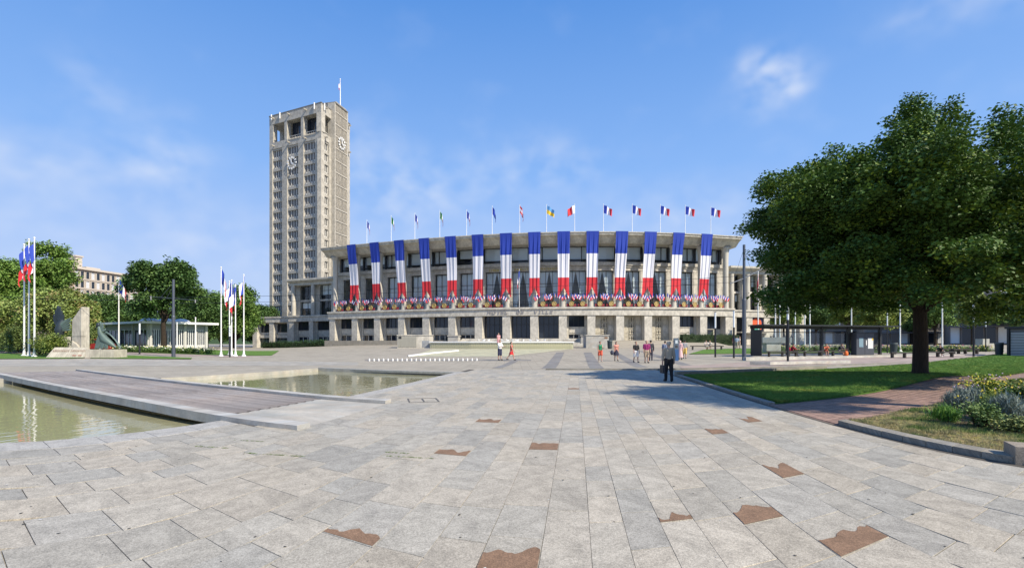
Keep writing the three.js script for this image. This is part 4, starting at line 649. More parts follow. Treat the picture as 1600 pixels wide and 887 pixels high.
// weeping willow
{
  const [x, z] = B(82, 62), t = thing('weeping_willow', 'yellow green weeping willow behind the memorial stones', 'tree', [x, ground(x, z), z]), r = rng(55), lobes = [];
  part(t, 'trunk', limb([[0, 0, 0], [.1, 2, 0], [0, 4.2, .1], [.3, 6.4, 0]], [.5, .36, .28, .1], 9), Mbark);
  for (let i = 0; i < 46; i++) { const a = r() * 6.28, R = 1.4 + r() * 3.4, top = 7.6 - R * .62 + r() * .6, len = 1.5 + r() * 3.4, n = 7; if (i < 12) part(t, 'limb', limb([[0, 4 + r(), 0], [Math.cos(a) * R * .5, top * .95, Math.sin(a) * R * .5], [Math.cos(a) * R, top, Math.sin(a) * R]], [.14, .08, .02], 5), Mbark); for (let k = 0; k < n; k++) { const f = k / (n - 1); lobes.push([Math.cos(a) * (R + f * .5), Math.max(.5, top - f * len), Math.sin(a) * (R + f * .5), .66 - .22 * f, 1.25]); } }
  crownOf(t, lobes, 24, leafClump.coarse, leafFar, (q, px, y) => { const k = .75 + q() * .5; return q() < .12 ? lin(.30 * k, .24 * k, .09 * k) : lin(.24 * k, .31 * k, .08 * k); }, 91, .95);
}
// right background trees
const rightTrees = [['light green tree behind the shelter, left of centre', 1225, 84, 8.5, 3.2, L5], ['light green tree behind the ticket machine', 1330, 88, 9, 3.6, L5], ['yellow green young tree left of the big trunk', 1375, 80, 7.6, 3.0, L4], ['green tree right behind the big trunk', 1462, 86, 8.8, 3.4, L2], ['bright lime tree above the benches', 1520, 78, 8.4, 3.0, L4], ['dark tree at the far right behind the kiosk', 1585, 92, 10.5, 4.2, L3], ['dark green tree behind the light one near the shelter', 1275, 104, 10, 4.4, L3], ['dull green tree far behind the big trunk', 1425, 112, 10.6, 4.6, L3]];
rightTrees.forEach(([l, px, d, H, R, c], i) => { const [x, z] = B(px, d); tree('street_tree', l, x, z, { H, R, trunk: 2.6, tr: .2, lobes: 26, limbs: 8, per: 20, seed: 60 + i, scale: 1.35, color: c, group: 'trees behind the tram stop' }); });
// wooded hill far left of the tower
{ const g = surf(80, 14, (u, v) => { const [x, z] = B(lerp(-260, 480, u), 330 + v * 190), e = sstep(.0, .2, u) * .4 + .6; return [x, 40 * Math.sin(Math.PI / 2 * v) * e * (.8 + .3 * fbm2(u * 4, v * 2)) - 1 + 3 * fbm2(u * 60, v * 12), z]; }); structure('hill', g, std(lin(.06, .10, .06), 1, { map: grassMap })); }
// ---------------------------------------------------------------- left side: memorial, flagpoles, pavilion, apartments
const tri3 = [M.blue, M.flagWhite, M.red];
function groundAt(px, d) { const [x, z] = B(px, d); return [x, ground(x, z), z]; }
[[37, 50.8, 11.0, 'leftmost of three tall white flagpoles on the left lawn'], [44.5, 50.2, 11.4, 'middle of three tall white flagpoles on the left lawn'], [53, 48.8, 11.3, 'rightmost of three tall white flagpoles on the left lawn']].forEach(([px, d, H, l], i) => { const t = thing('flagpole', l + ' with limp tricolour', 'flagpole', groundAt(px, d), 0, 'three flagpoles by the memorial'); flagParts(t, H, tri3, { w: 2.7, h: 1.9, limp: 1.0, dir: [-.5, -.42, -.55][i], r: .085, base: true, zdir: .15 }); });
[[345, 54.5, 9.4, .8, 'tall pole left of the others with drooping tricolour'], [358, 58, 8.3, .9, 'pole behind the black signal post with drooping tricolour'], [361.5, 56, 8.2, -1, 'pole with tangled tricolour beside black signal post'], [367.5, 55, 7.6, -.8, 'short pole with bunched tricolour in the clump of five'], [380.5, 55, 8.7, -.6, 'rightmost pole of the clump with drooping tricolour']].forEach(([px, d, H, dir, l]) => { const t = thing('flagpole', l, 'flagpole', groundAt(px, d), 0, 'clump of five flagpoles'); flagParts(t, H, tri3, { w: 2.2, h: 1.6, limp: .9, dir, r: .075, base: true, zdir: .3 }); });
{ const t = thing('flagpole', 'white pole with tricolour standing before the pavilion', 'flagpole', groundAt(185, 66)); flagParts(t, 9.2, tri3, { w: 2.2, h: 1.7, limp: .75, dir: 1, r: .09 }); }
for (const [px, H] of [[276, 3.6], [305, 4.3]]) { const t = thing('bare_flagpole', px < 290 ? 'bare white pole near the middle of the pavilion' : 'bare white pole by the right end of the pavilion', 'flagpole', groundAt(px, 64)); part(t, 'pole', cyl(.09, .06, 0, H, 0, 0, 10), M.white); part(t, 'finial', sph(.09, 0, H + .05, 0), M.white); }
{ // memorial
  const Ms = std(lin(.60, .565, .48), .85, { map: concrete });
  const w = thing('memorial_wedge', 'low pale wedge stone with red inscription before the bushes', 'memorial stone', groundAt(108.5, 47.8), .02);
  const sh = [[-1.75, 0], [1.75, 0], [1.45, 1.0], [-1.42, 1.0]]; { const g = new THREE.BufferGeometry(), b = [[-1.75, 0, .55], [1.75, 0, .55], [1.5, .95, -.05], [-1.45, .95, -.05], [-1.75, 0, -.6], [1.75, 0, -.6], [1.5, .95, -.35], [-1.45, .95, -.35]], q = [[0, 1, 2, 3], [1, 5, 6, 2], [4, 0, 3, 7], [3, 2, 6, 7], [5, 4, 7, 6]], pos = []; for (const f of q) pos.push(...b[f[0]], ...b[f[1]], ...b[f[2]], ...b[f[0]], ...b[f[2]], ...b[f[3]]); g.setAttribute('position', new THREE.Float32BufferAttribute(pos, 3)); g.computeVertexNormals(); boxUv(g); part(w, 'stone', g, Ms); }
  const ink = std(lin(.36, .12, .08), .7); const line1 = (txt, size, x, y, z, m) => { const g = new TextGeometry(txt, { font, size, depth: .012, curveSegments: 2, bevelEnabled: false }); g.rotateX(-.56); g.translate(x, y, z); part(w, 'inscription', g, m); };
  line1('RÉSISTANCE  DÉPORTATION', .185, -1.42, .55, .225, std(lin(.30, .22, .17), .7)); line1('1940 - 1945', .12, .55, .16, .465, ink);
  const s = thing('memorial_stele', 'tall slanted stone stele beside the wedge stone', 'stele', groundAt(126.5, 49.5));
  { const g = slab([[-.72, 0], [.5, 0], [.5, 4.75], [-.62, 3.55]], .7, .03); g.rotateY(-.25); part(s, 'shaft', boxUv(g), M.stoneWarm); part(s, 'joint', box(-.74, .55, 1.95, 1.98, .0, .4).rotateY(-.25), std(lin(.2, .18, .15), .9)); const g2 = slab([[-.5, 0], [.75, 0], [.1, 1.15], [-.35, 1.5]], .2, .02); g2.translate(.0, 0, .55); part(s, 'pale_foot', boxUv(g2), Ms); }
  // bronze birds: feathered wings built from curved blades
  const bronze = std(lin(.16, .23, .205), .6, { metalness: .35, map: stains }), bronzeDark = std(lin(.05, .07, .085), .5, { metalness: .45, map: stains });
  const blade = (x0, y0, x1, y1, w0, bow, z) => { const n = 7, pts = [], dx = x1 - x0, dy = y1 - y0, l = Math.hypot(dx, dy), nx = -dy / l, ny = dx / l; for (let i = 0; i <= n; i++) { const t = i / n, w = w0 * Math.sin(Math.PI * (.12 + .80 * t)), b = bow * Math.sin(Math.PI * t); pts.push([x0 + dx * t + nx * (w + b), y0 + dy * t + ny * (w + b)]); } for (let i = n; i >= 0; i--) { const t = i / n, w = w0 * Math.sin(Math.PI * (.12 + .80 * t)), b = bow * Math.sin(Math.PI * t); pts.push([x0 + dx * t + nx * (b - w), y0 + dy * t + ny * (b - w)]); } const g = slab(pts, .09, .02); g.translate(0, 0, z); return g; };
  const d1 = thing('bird_sculpture', 'green bronze winged figure leaning on a pale plinth', 'sculpture', groundAt(166, 47.5));
  part(d1, 'plinth', [box(-1.3, 1.28, 0, .78, -.8, .8), box(-1.34, 1.32, .0, .10, -.84, .84)], Ms);
  const r = rng(8), body = limb([[-.75, 2.95, 0], [-.55, 2.3, .05], [-.15, 1.75, .08], [.35, 1.35, .05], [.85, .95, 0]], [.08, .22, .34, .26, .08], 9); part(d1, 'body', body, bronze);
  const head = [sph(.17, -.78, 3.05, 0, 1, 1.3, 1), limb([[-.8, 3.05, 0], [-.95, 2.85, .02], [-.98, 2.6, .02]], [.08, .06, .01], 6)]; part(d1, 'head', head, bronzeDark);
  for (let k = 0; k < 9; k++) { const f = k / 8; part(d1, 'feather', blade(-.55 + f * .35, 2.2 - f * .35, -.95 + f * 1.15, .82 + r() * .12, .14, .06, .12 + .03 * (k % 3)), bronze); }
  for (let k = 0; k < 6; k++) { const f = k / 5; part(d1, 'feather', blade(-.35 + f * .45, 2.5 - f * .6, .75 + f * .45, 1.3 - f * .42 + r() * .1, .12, .09, -.12 - .03 * (k % 2)), bronze); }
  for (let k = 0; k < 3; k++) part(d1, 'feather', blade(-.72 + k * .12, 2.5, -.62 + k * .28, 3.35 - k * .35, .10, -.05, -.05 + k * .04), bronze);
  const d2 = thing('bird_sculpture', 'dark bronze winged figure rising behind the round bush', 'sculpture', groundAt(94, 51.5));
  part(d2, 'plinth', box(-.6, .6, 0, 1.9, -.5, .5), Ms); part(d2, 'body', limb([[-.1, 1.8, 0], [-.1, 2.6, 0], [.05, 3.3, 0], [.3, 3.7, 0]], [.3, .42, .3, .08], 9), bronzeDark);
  for (let k = 0; k < 6; k++) part(d2, 'feather', blade(-.15 + k * .05, 2.7 + k * .1, -.75 + k * .22, 4.1 + (k < 3 ? k * .45 : (5 - k) * .4), .18, .08, -.1 + k * .03), bronzeDark);
  for (let k = 0; k < 5; k++) part(d2, 'feather', blade(.05, 2.5 + k * .12, 1.0 + k * .05, 2.6 + k * .28, .13, .06, .06 + k * .03), bronze);
}
// shrubs round the memorial
function bush(name, label, pos, w, h, col, n, seed, geo = leafClump.coarse, sc = .7, group) { const t = thing(name, label, 'shrub', pos, 0, group), r = rng(seed), lobes = []; for (let i = 0; i < 9; i++) { const a = r() * 6.28, q = Math.sqrt(r()) * w * .3; lobes.push([Math.cos(a) * q, h * (.35 + r() * .3), Math.sin(a) * q, w * .26, h / w * 1.25]); } for (let i = 0; i < 5; i++) { const a = r() * 6.28; part(t, 'stem', limb([[Math.cos(a) * .05, -.03, Math.sin(a) * .05], [Math.cos(a) * w * .2, h * .6, Math.sin(a) * w * .2]], [.03, .01], 5), Mbark); } const c = crownOf(t, lobes, n, geo, leafFar, col, seed + 3, sc); c.name = 'foliage'; return t; }
bush('round_bush', 'round yellow green bush left of the stele', groundAt(85, 49.3), 3.4, 2.4, greenOf(.16, .22, .04), 60, 71, leafClump.coarse, .55);
bush('dark_bush', 'spiky dark bush behind the flagpole feet', groundAt(64, 51.8), 2.6, 2.0, greenOf(.07, .10, .04), 40, 72);
for (const [px, d, w, h, s] of [[30, 57, 5, 3.2, 73], [128, 56, 3, 3.6, 74]]) bush('dark_bush', px < 60 ? 'broad leafy shrub under the willow at left' : 'leafy shrub right behind the stele', groundAt(px, d), w, h, greenOf(.12, .17, .04), 22, s);
// pavilion
{
  const A = B(164, 77), C = B(232, 70), D = B(324, 76), p = thing('pavilion', 'low flat roofed white glazed pavilion under the dark tree', 'pavilion'); const gy = ground(...C), y0 = gy - .3, top = gy + 3.55; const grey = std(lin(.30, .31, .33), .7), wallW = std(lin(.50, .49, .46), .8);
  part(p, 'roof', sweep(rect(-8.5, 1.2, top, top + .30), extend([A, C, D], 1.5, 1.0)), grey); part(p, 'roof_edge', sweep(rect(1.21, 1.28, top + .02, top + .32), extend([A, C, D], 1.5, 1.0)), M.white); part(p, 'floor', sweep(rect(-8, .6, y0, gy + .05), [A, C, D]), wallW);
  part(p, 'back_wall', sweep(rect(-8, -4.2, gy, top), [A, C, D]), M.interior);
  for (const [P, Q, n, panes] of [[A, C, 3, 3], [C, D, 5, 4]]) { const F = frameOf(P, Q); for (let k = 0; k <= n; k++) fit(part(p, 'column', box(-.16, .16, gy, top, -.2, .14), wallW), F, lerp(-F.w / 2 + .2, F.w / 2 - .2, k / n)); for (let k = 0; k < n; k++) { const x0 = lerp(-F.w / 2 + .2, F.w / 2 - .2, k / n) + .18, x1 = lerp(-F.w / 2 + .2, F.w / 2 - .2, (k + 1) / n) - .18; glazing(p, 'window', F, x0, x1, gy + (n === 5 ? .55 : .05), top - .75, -.1, panes, 1, M.darkGlass, .09, M.white); fit(part(p, 'fascia', box(x0, x1, top - .75, top, -.14, -.02), grey), F); if (n === 5) fit(part(p, 'parapet_wall', box(x0, x1, gy, gy + .55, -.16, .02), wallW), F); } }
  for (const f of [.2, .5, .8]) { const F = frameOf(C, D); const d = new THREE.SphereGeometry(1.25, 14, 6, 0, 6.28, 0, 1.5); d.scale(1, .5, 1); d.translate(0, top + .3, 0); fit(part(p, 'roof_dome', d, M.white), F, (f - .6) * F.w * .9, 0, -3); }
}
// flower bed before the pavilion
function flowerBed(label, spots, seed, cols) { const t = thing('flower_bed', label, 'flower bed'); const r = rng(seed), lob = [], bl = []; for (const [px, d, w] of spots) { const [x, y, z] = groundAt(px, d); for (let i = 0; i < 6; i++) lob.push([x + (r() - .5) * w, y + .22 + r() * .2, z + (r() - .5) * 1.4, .36, .8]); for (let i = 0; i < 9; i++) { const s = .05 + r() * .05; bl.push([x + (r() - .5) * w, y + .35 + r() * .45, z + (r() - .5) * 1.6, s, cols[r() * cols.length | 0]]); } } const c = crownOf(t, lob, 40, leafClump.coarse, leafFar, greenOf(.09, .16, .035), seed, .5); c.name = 'leaves'; const im = new THREE.InstancedMesh(new THREE.IcosahedronGeometry(1, 0), std(lin(1, 1, 1), .7), bl.length), m = new THREE.Matrix4(); bl.forEach(([x, y, z, s, cc], i) => { m.makeScale(s, s * .7, s); m.setPosition(x, y, z); im.setMatrixAt(i, m); im.setColorAt(i, lin(...cc)); }); im.name = 'blossoms'; im.userData.kind = 'stuff'; t.add(im); }
flowerBed('bed of white and yellow flowers before the white pavilion', [...Array(26)].map((_, i) => [182 + i * 5.6, 61.5 - i * .08, 1.4]), 81, [[.8, .8, .72], [.8, .74, .3], [.8, .78, .6]]);
// apartments
{
  const P = [B(112, 178), B(218, 205)], F = frameOf(...P), a = thing('apartment_block', 'long pinkish apartment block with rows of windows behind the trees', 'building'); const gy = 1, Hh = 27.5, pinkw = std(lin(.50, .38, .29), .9, { map: concrete }), paleF = std(lin(.52, .46, .39), .85);
  fit(part(a, 'wall', box(-F.w / 2, F.w / 2, -2, Hh - .01, -14, -.3), pinkw), F); fit(part(a, 'roof_cornice', box(-F.w / 2 - .6, F.w / 2 + .6, Hh, Hh + .7, -14.5, .7), paleF), F); fit(part(a, 'penthouse', [box(-F.w * .18, F.w * .02, Hh + .7, Hh + 1.9, -9, -4)], paleF), F); fit(part(a, 'chimney', [box(-F.w * .36, -F.w * .27, Hh + .7, Hh + 4.8, -6, -3), box(-F.w * .37, -F.w * .26, Hh + 4.8, Hh + 5.3, -6.3, -2.7)], paleF), F);
  for (let s = 0; s < 6; s++) { const y = 8.2 + s * 3.25; fit(part(a, 'floor_band', box(-F.w / 2, F.w / 2, y - .45, y - .05, -.29, .0), paleF), F); for (let c = 0; c < 13; c++) { const x = lerp(-F.w / 2 + 1.7, F.w / 2 - 1.7, c / 12), m = (c * 7 + s * 3) % 5; const w = fit(part(a, 'window', [box(-.85, -.62, 0, 2.4, -.28, .02), box(.62, .85, 0, 2.4, -.28, .02), box(-.85, .85, 2.4, 2.6, -.28, .05)], paleF), F, x, y, 0); part(w, 'pane', box(-.62, .62, 0, 2.4, -.27, -.2), m < 2 ? std(lin(.55, .56, .58), .5) : M.darkGlass); } }
}
// tram mast on the left and signal posts
function mast(label, px, d, H, arm) { const t = thing('tram_mast', label, 'mast', groundAt(px, d)); part(t, 'lower_shaft', cyl(.17, .16, 0, H * .52, 0, 0, 14), M.mast); part(t, 'upper_shaft', cyl(.125, .11, H * .52, H, 0, 0, 14), M.mast); part(t, 'collar', cyl(.18, .15, H * .52 - .02, H * .52 + .1, 0, 0, 14), M.mast); if (arm) arm(t, H); return t; }
mast('slate grey tram mast with cross arm left of the flagpoles', 270.5, 50, 7.6, (t, H) => { part(t, 'cross_arm', limb([[-2.6, 5.95, -.3], [0, 5.75, 0], [2.6, 5.5, .3]], [.025, .035, .025], 8), M.mast); part(t, 'insulator', [cyl(.05, .05, 5.6, 6.0, -2.4, -.28), cyl(.05, .05, 5.3, 5.6, 2.3, .26)], std(lin(.3, .3, .3), .5)); part(t, 'stay', [limb([[0, 7.3, 0], [-1.3, 5.9, -.15]], [.015, .015], 5), limb([[0, 6.9, 0], [-.7, 5.85, -.08]], [.015, .015], 5)], M.mast); });
mast('thick slate grey tram mast right of the town hall', 1163, 44, 9.9, (t, H) => { part(t, 'cross_arm', limb([[0, 7.0, 0], [2.0, 8.0, -.5], [2.35, 8.2, -.6]], [.05, .045, .03], 8), M.mast); part(t, 'cross_arm', limb([[0, 7.0, 0], [-1.4, 6.5, .4]], [.05, .04], 8), M.mast); part(t, 'stay', [limb([[0, 9.6, 0], [-.9, 7.0, .1]], [.012, .012], 5), limb([[0, 9.5, 0], [1.7, 7.8, -.4]], [.012, .012], 5), limb([[0, 9.4, 0], [.8, 7.5, -.2]], [.012, .012], 5)], M.mast); });
function signalPost(label, px, d, H, tiny) { const t = thing('light_post', label, 'lamp post', groundAt(px, d), 0, 'black posts with white lit heads'); const r = tiny ? .06 : .085; part(t, 'shaft', cyl(r, r, 0, H * .64, 0, 0, 12), M.steelDark); part(t, 'white_head', cyl(r * .95, r * .95, H * .64, H * .985, 0, 0, 12), std(lin(.72, .76, .78), .35)); part(t, 'cap', cyl(r * 1.05, r * 1.05, H * .985, H, 0, 0, 12), M.steelDark); }
[['black and white post before the pavilion', 217.5, 55.5, 3.4], ['black and white post in the clump of five flagpoles', 358.5, 52, 3.3], ['black post with white head nearest the blue totem', 1118, 48.5, 4.3], ['black post with white head just left of the slate mast', 1147, 47, 4.4], ['black post with white head before the left end of the shelter', 1231.5, 41, 5.3], ['black post with white head right of the big trunk', 1522, 50, 5.1], ['thin black post with white head far right of the trunk', 1541, 60, 4.6], ['thin black post with white head just right of the shelter', 1387, 57, 4.6]].forEach((a, i) => signalPost(...a, i > 5));
// overhead wires
{ const wire = (px0, d0, y0, px1, d1, y1, label) => { const a = B(px0, d0), b = B(px1, d1), P = [], n = 24; for (let i = 0; i <= n; i++) { const t = i / n; P.push(new THREE.Vector3(lerp(a[0], b[0], t), lerp(y0, y1, t) - .35 * 4 * t * (1 - t), lerp(a[1], b[1], t))); } solo('overhead_wire', new THREE.TubeGeometry(new THREE.CatmullRomCurve3(P), 40, .016, 5), M.steelDark, label, 'wire'); };
  wire(-60, 46, 6.05, 270, 50.5, 6.0, 'upper tram wire running left from the grey mast'); wire(270, 50.5, 6.1, 1163, 44.5, 7.45, 'upper tram wire across the front of the town hall'); wire(270, 51, 5.55, 1163, 45, 7.0, 'lower tram wire across the front of the town hall'); wire(1163, 44.5, 7.45, 1700, 50, 7.3, 'tram wire running right behind the big tree'); }
// hedges
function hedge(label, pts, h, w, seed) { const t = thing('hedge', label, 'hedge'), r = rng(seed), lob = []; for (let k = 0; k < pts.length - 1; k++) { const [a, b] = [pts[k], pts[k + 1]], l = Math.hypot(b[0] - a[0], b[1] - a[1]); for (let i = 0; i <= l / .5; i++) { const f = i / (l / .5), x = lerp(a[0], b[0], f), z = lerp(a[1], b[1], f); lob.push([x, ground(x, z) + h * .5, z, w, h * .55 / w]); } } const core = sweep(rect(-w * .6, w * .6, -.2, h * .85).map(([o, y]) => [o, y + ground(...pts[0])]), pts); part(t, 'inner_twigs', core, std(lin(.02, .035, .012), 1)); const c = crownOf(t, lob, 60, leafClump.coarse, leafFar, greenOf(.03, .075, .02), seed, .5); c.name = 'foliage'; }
hedge('clipped dark hedge before the left wing', [B(413, 104), B(440, 102), B(470, 101), B(512, 99)], 1.3, .7, 83);
hedge('clipped low hedge in front of right bays of the hall', [CP[13], CP[14], CP[15]].map(p => [p[0], p[1] + 4.2]), 2.1, .6, 84);
// ---------------------------------------------------------------- right side: tram stop, benches, posts, buildings
const Ms = { shelter: std(lin(.035, .038, .042), .45, { metalness: .4 }), bench: std(lin(.05, .045, .04), .6), plat: std(lin(.50, .46, .40), .9, { map: stains }), concreteW: std(lin(.6, .58, .52), .85, { map: stains }) };
{ // platform kerbs
  const pl = [B(1166, 43), B(1300, 46.2), B(1420, 50), B(1700, 58)]; structure('platform', sweep([[-.35, -.1], [0, -.1], [0, .30], [-.35, .30]].map(([o, y]) => [o, y + .12]), pl), Ms.concreteW);
  structure('platform', sweep([[-.3, 0], [0, 0], [0, .22], [-.3, .22]].map(([o, y]) => [o, y + .05]), [B(1172, 37.2), B(1204, 36.6), B(1330, 39.8)]), Ms.concreteW);
}
{ // tram shelter
  const A = B(1181, 49), C = B(1392, 53.5), F = frameOf(A, C), gy = ground(F.x, F.z) + .05, s = thing('tram_shelter', 'long dark steel and glass tram shelter with flat roof', 'tram shelter', [F.x, gy, F.z], F.turn), w = F.w / 2;
  part(s, 'roof', [box(-w, w, 2.86, 2.98, -1.0, 1.1)], Ms.shelter); part(s, 'roof_beam', [box(-w, w, 2.62, 2.86, -.75, -.62)], Ms.shelter); part(s, 'rail', [box(-w, w * .72, 2.25, 2.32, -.73, -.66), box(-w, w * .72, .18, .26, -.73, -.66)], Ms.shelter);
  const posts = [-w + .25, -w + 4.4, -w + 8.6, -w + 12, w - .6].filter(x => x < w); posts.forEach(x => part(s, 'post', box(x - .12, x + .12, 0, 2.86, -.82, -.56), Ms.shelter));
  for (let k = 0; k < 7; k++) { const x0 = lerp(-w + .4, w * .42, k / 7), x1 = lerp(-w + .4, w * .42, (k + 1) / 7) - .05; const g = new THREE.PlaneGeometry(x1 - x0, 1.93); g.translate((x0 + x1) / 2, 1.255, -.69); part(s, 'pane', g, M.glass); }
  part(s, 'side_panel', [box(-w + .05, -w + .12, 0, 2.5, -.7, .7)], Ms.shelter); part(s, 'map_panel', box(-w + .3, -w + 1.15, .35, 2.1, -.60, -.55), std(lin(.32, .33, .35), .5, { map: stains }));
  for (let k = 0; k < 12; k++) part(s, 'slat', box(w * .70, w - .5, .15 + k * .19, .27 + k * .19, -.76, -.68), Ms.shelter);
  for (let k = 0; k < 12; k++) part(s, 'slat', box(w * .42, w * .50, .15 + k * .19, .27 + k * .19, -.76, -.68), Ms.shelter);
  // ticket machine stands in the shelter
  const tm = thing('ticket_machine', 'dark ticket machine with screen and white timetable in the shelter', 'ticket machine', inFrame(F, w * .60, gy, -.3), F.turn); part(tm, 'cabinet', box(-1.15, 1.15, 0, 2.25, -.35, .3), std(lin(.06, .068, .085), .5)); part(tm, 'screen', box(-.85, -.3, .8, 1.75, .3, .33), std(lin(.20, .30, .36), .2)); part(tm, 'card_slot', box(.06, .16, 1.0, 1.5, .3, .33), M.white); part(tm, 'timetable', box(.32, 1.0, .65, 1.75, .3, .33), std(lin(.62, .64, .64), .5)); part(tm, 'yellow_sticker', box(.84, 1.0, 1.5, 1.74, .33, .335), M.yellow); part(tm, 'door_seam', box(-.06, -.03, .05, 2.2, .3, .315), M.interior);
}
function bench(label, px, d, w, turn = 0, group = 'dark benches at the tram stop') { const t = thing('bench', label, 'bench', groundAt(px, d), turn, group); part(t, 'seat', box(-w / 2, w / 2, .43, .55, -.22, .22), Ms.bench); for (const f of [-.44, 0, .44]) part(t, 'leg', [box(f * w - .05, f * w + .05, 0, .43, -.18, .18)], Ms.bench); return t; }
bench('dark bench in the left of the shelter, without anyone on its left end', 1223, 49.2, 2.8, -.1); bench('dark bench in the shelter under the person with a red backpack', 1258, 49.8, 3.4, -.1); bench('dark bench in the shelter under two seated people', 1302, 50.6, 2.9, -.1); bench('dark bench just left of the big tree trunk', 1414, 47, 2.4, -.1); bench('dark bench right of the trunk with a bent person', 1466, 48.5, 2.8, -.1); bench('dark empty bench farther back, right of the bent person', 1509, 55, 2.6, -.1); bench('dark empty bench, left of the far black post', 1486, 55.5, 1.8, -.1);
{ const t = bench('dark timber bench with two seated people below the hedge', 1105, 66, 4.2, 0, 'long benches by the hall'); }
function bin(label, px, d, h = 1.15, c = [.03, .045, .05]) { const t = thing('litter_bin', label, 'litter bin', groundAt(px, d)); part(t, 'body', cyl(.30, .36, .06, h * .88, 0, 0, 16), std(lin(...c), .5)); part(t, 'lid', cyl(.39, .37, h * .88, h, 0, 0, 16), std(lin(.08, .1, .1), .5)); part(t, 'foot', cyl(.24, .24, 0, .06, 0, 0, 12), M.steelDark); }
bin('dark litter bin right of the benches near the kiosk', 1562, 52, 1.3); bin('dark green bin left of the big trunk', 1397, 55, 1.2); bin('small black bin beside the mottled concrete block', 953, 70, 1.15);
{ // kiosk at the right edge
  const A = B(1576, 50.5), C = B(1700, 46), F = frameOf(A, C), gy = ground(F.x, F.z), k = thing('slatted_kiosk', 'dark kiosk with pale horizontal slats at right edge', 'kiosk', [F.x, gy, F.z], F.turn), w = F.w / 2; part(k, 'cabin', box(-w, w, 0, 2.75, -2.4, -.06), Ms.shelter); part(k, 'roof', box(-w - .2, w, 2.75, 2.95, -2.6, .3), Ms.shelter); part(k, 'corner_post', box(-w - .05, -w + .12, 0, 2.75, -.05, .2), Ms.shelter); for (let i = 0; i < 15; i++) part(k, 'slat', box(-w + .2, w, .12 + i * .155, .22 + i * .155, -.05, .05), std(lin(.42, .44, .46), .5, { metalness: .3 })); part(k, 'sign_strip', box(-w + .15, -w + 1.6, 2.46, 2.7, -.03, .06), std(lin(.12, .12, .13), .5)); const dsk = new THREE.CylinderGeometry(.42, .42, .06, 20); dsk.rotateX(Math.PI / 2); dsk.translate(-w + 2.2, 1.2, .1); part(k, 'round_sign', dsk, M.steelDark);
}
{ // blue info totem
  const t = thing('info_totem', 'slim blue and grey totem beside the woman in pink', 'totem', groundAt(1056.5, 43)); part(t, 'blue_base', box(-.19, .19, 0, .95, -.12, .12), std(lin(.035, .10, .24), .4)); part(t, 'upper', box(-.19, .19, .95, 1.9, -.12, .12), std(lin(.10, .14, .18), .4)); part(t, 'screen', box(-.10, .10, 1.45, 1.72, .12, .135), std(lin(.55, .62, .66), .3)); part(t, 'keypad', box(-.1, .1, 1.1, 1.3, .12, .135), M.interior); }
{ // bare white poles behind the shelter
  const poles = [[1185, 68, 10.2, 'white flagpole with red drooping flag right of the slate mast'], [1212, 60, 6.4, 'white pole left of two behind the shelter glass'], [1219, 64, 6.2, 'white pole right of two behind the shelter glass'], [1243, 66, 5.6, 'white pole behind the seated red backpack'], [1258, 62, 5.6, 'white pole left one of a pair behind the shelter'], [1266, 64, 5.6, 'white pole right one of a pair behind the shelter'], [1331, 66, 5.8, 'white pole behind the ticket machine'], [1407, 60, 6.2, 'white pole left of the big tree trunk'], [1473, 60, 6.2, 'white pole behind the bent person']];
  poles.forEach(([px, d, H, l], i) => { const t = thing('white_pole', l, 'pole', groundAt(px, d), 0, 'white poles behind the tram stop'); if (i === 0) flagParts(t, H, [M.red, M.red, M.red], { w: 1.8, h: 1.4, limp: .95, dir: -.4, r: .09, base: true, names: ['flag', 'flag', 'flag'] }); else { part(t, 'pole', cyl(.085, .06, 0, H, 0, 0, 10), M.white); part(t, 'finial', sph(.07, 0, H + .04, 0), M.white); part(t, 'foot', [cyl(.26, .22, 0, .12, 0, 0, 14), cyl(.15, .1, .12, .45, 0, 0, 12)], M.white); } });
}
{ // big stone planter and pale blocks
  const t = thing('stone_sign', 'grey stone table block on the grass behind the shelter', 'stone block', groundAt(1206, 58)); part(t, 'base', box(-.8, .8, 0, 1.1, -.5, .5), M.coping); part(t, 'top', box(-1.3, 2.0, 1.1, 1.75, -.6, .6), std(lin(.28, .30, .29), .7, { map: stains }));
  const u = thing('concrete_blocks', 'stepped pale concrete blocks right of the far benches', 'concrete block', groundAt(1537, 62)); part(u, 'tall_block', box(-.5, .3, 0, 1.5, -.5, .5), Ms.concreteW); part(u, 'low_block', box(.3, 1.9, 0, .95, -.5, .5), Ms.concreteW);
  const c = thing('corner_block', 'rough concrete block at the right edge by the kerb', 'concrete block', [0, 0, 0]); const [x, z] = W(5.0, 2.65); c.position.set(x + .06, 0, z); c.rotation.y = -.5; part(c, 'block', slabGeo([[-.17, -.15], [.5, -.15], [.5, .3], [-.17, .3]], .25, .27, [.36, .31, .25]), Mg.slab);
}
flowerBed('flower bed with yellow blooms behind the tram shelter', [...Array(40)].map((_, i) => [1214 + i * 8.6, 60.5 + (i % 3) * .5, 1.6]), 85, [[.75, .62, .08], [.7, .7, .3], [.5, .2, .25]]);
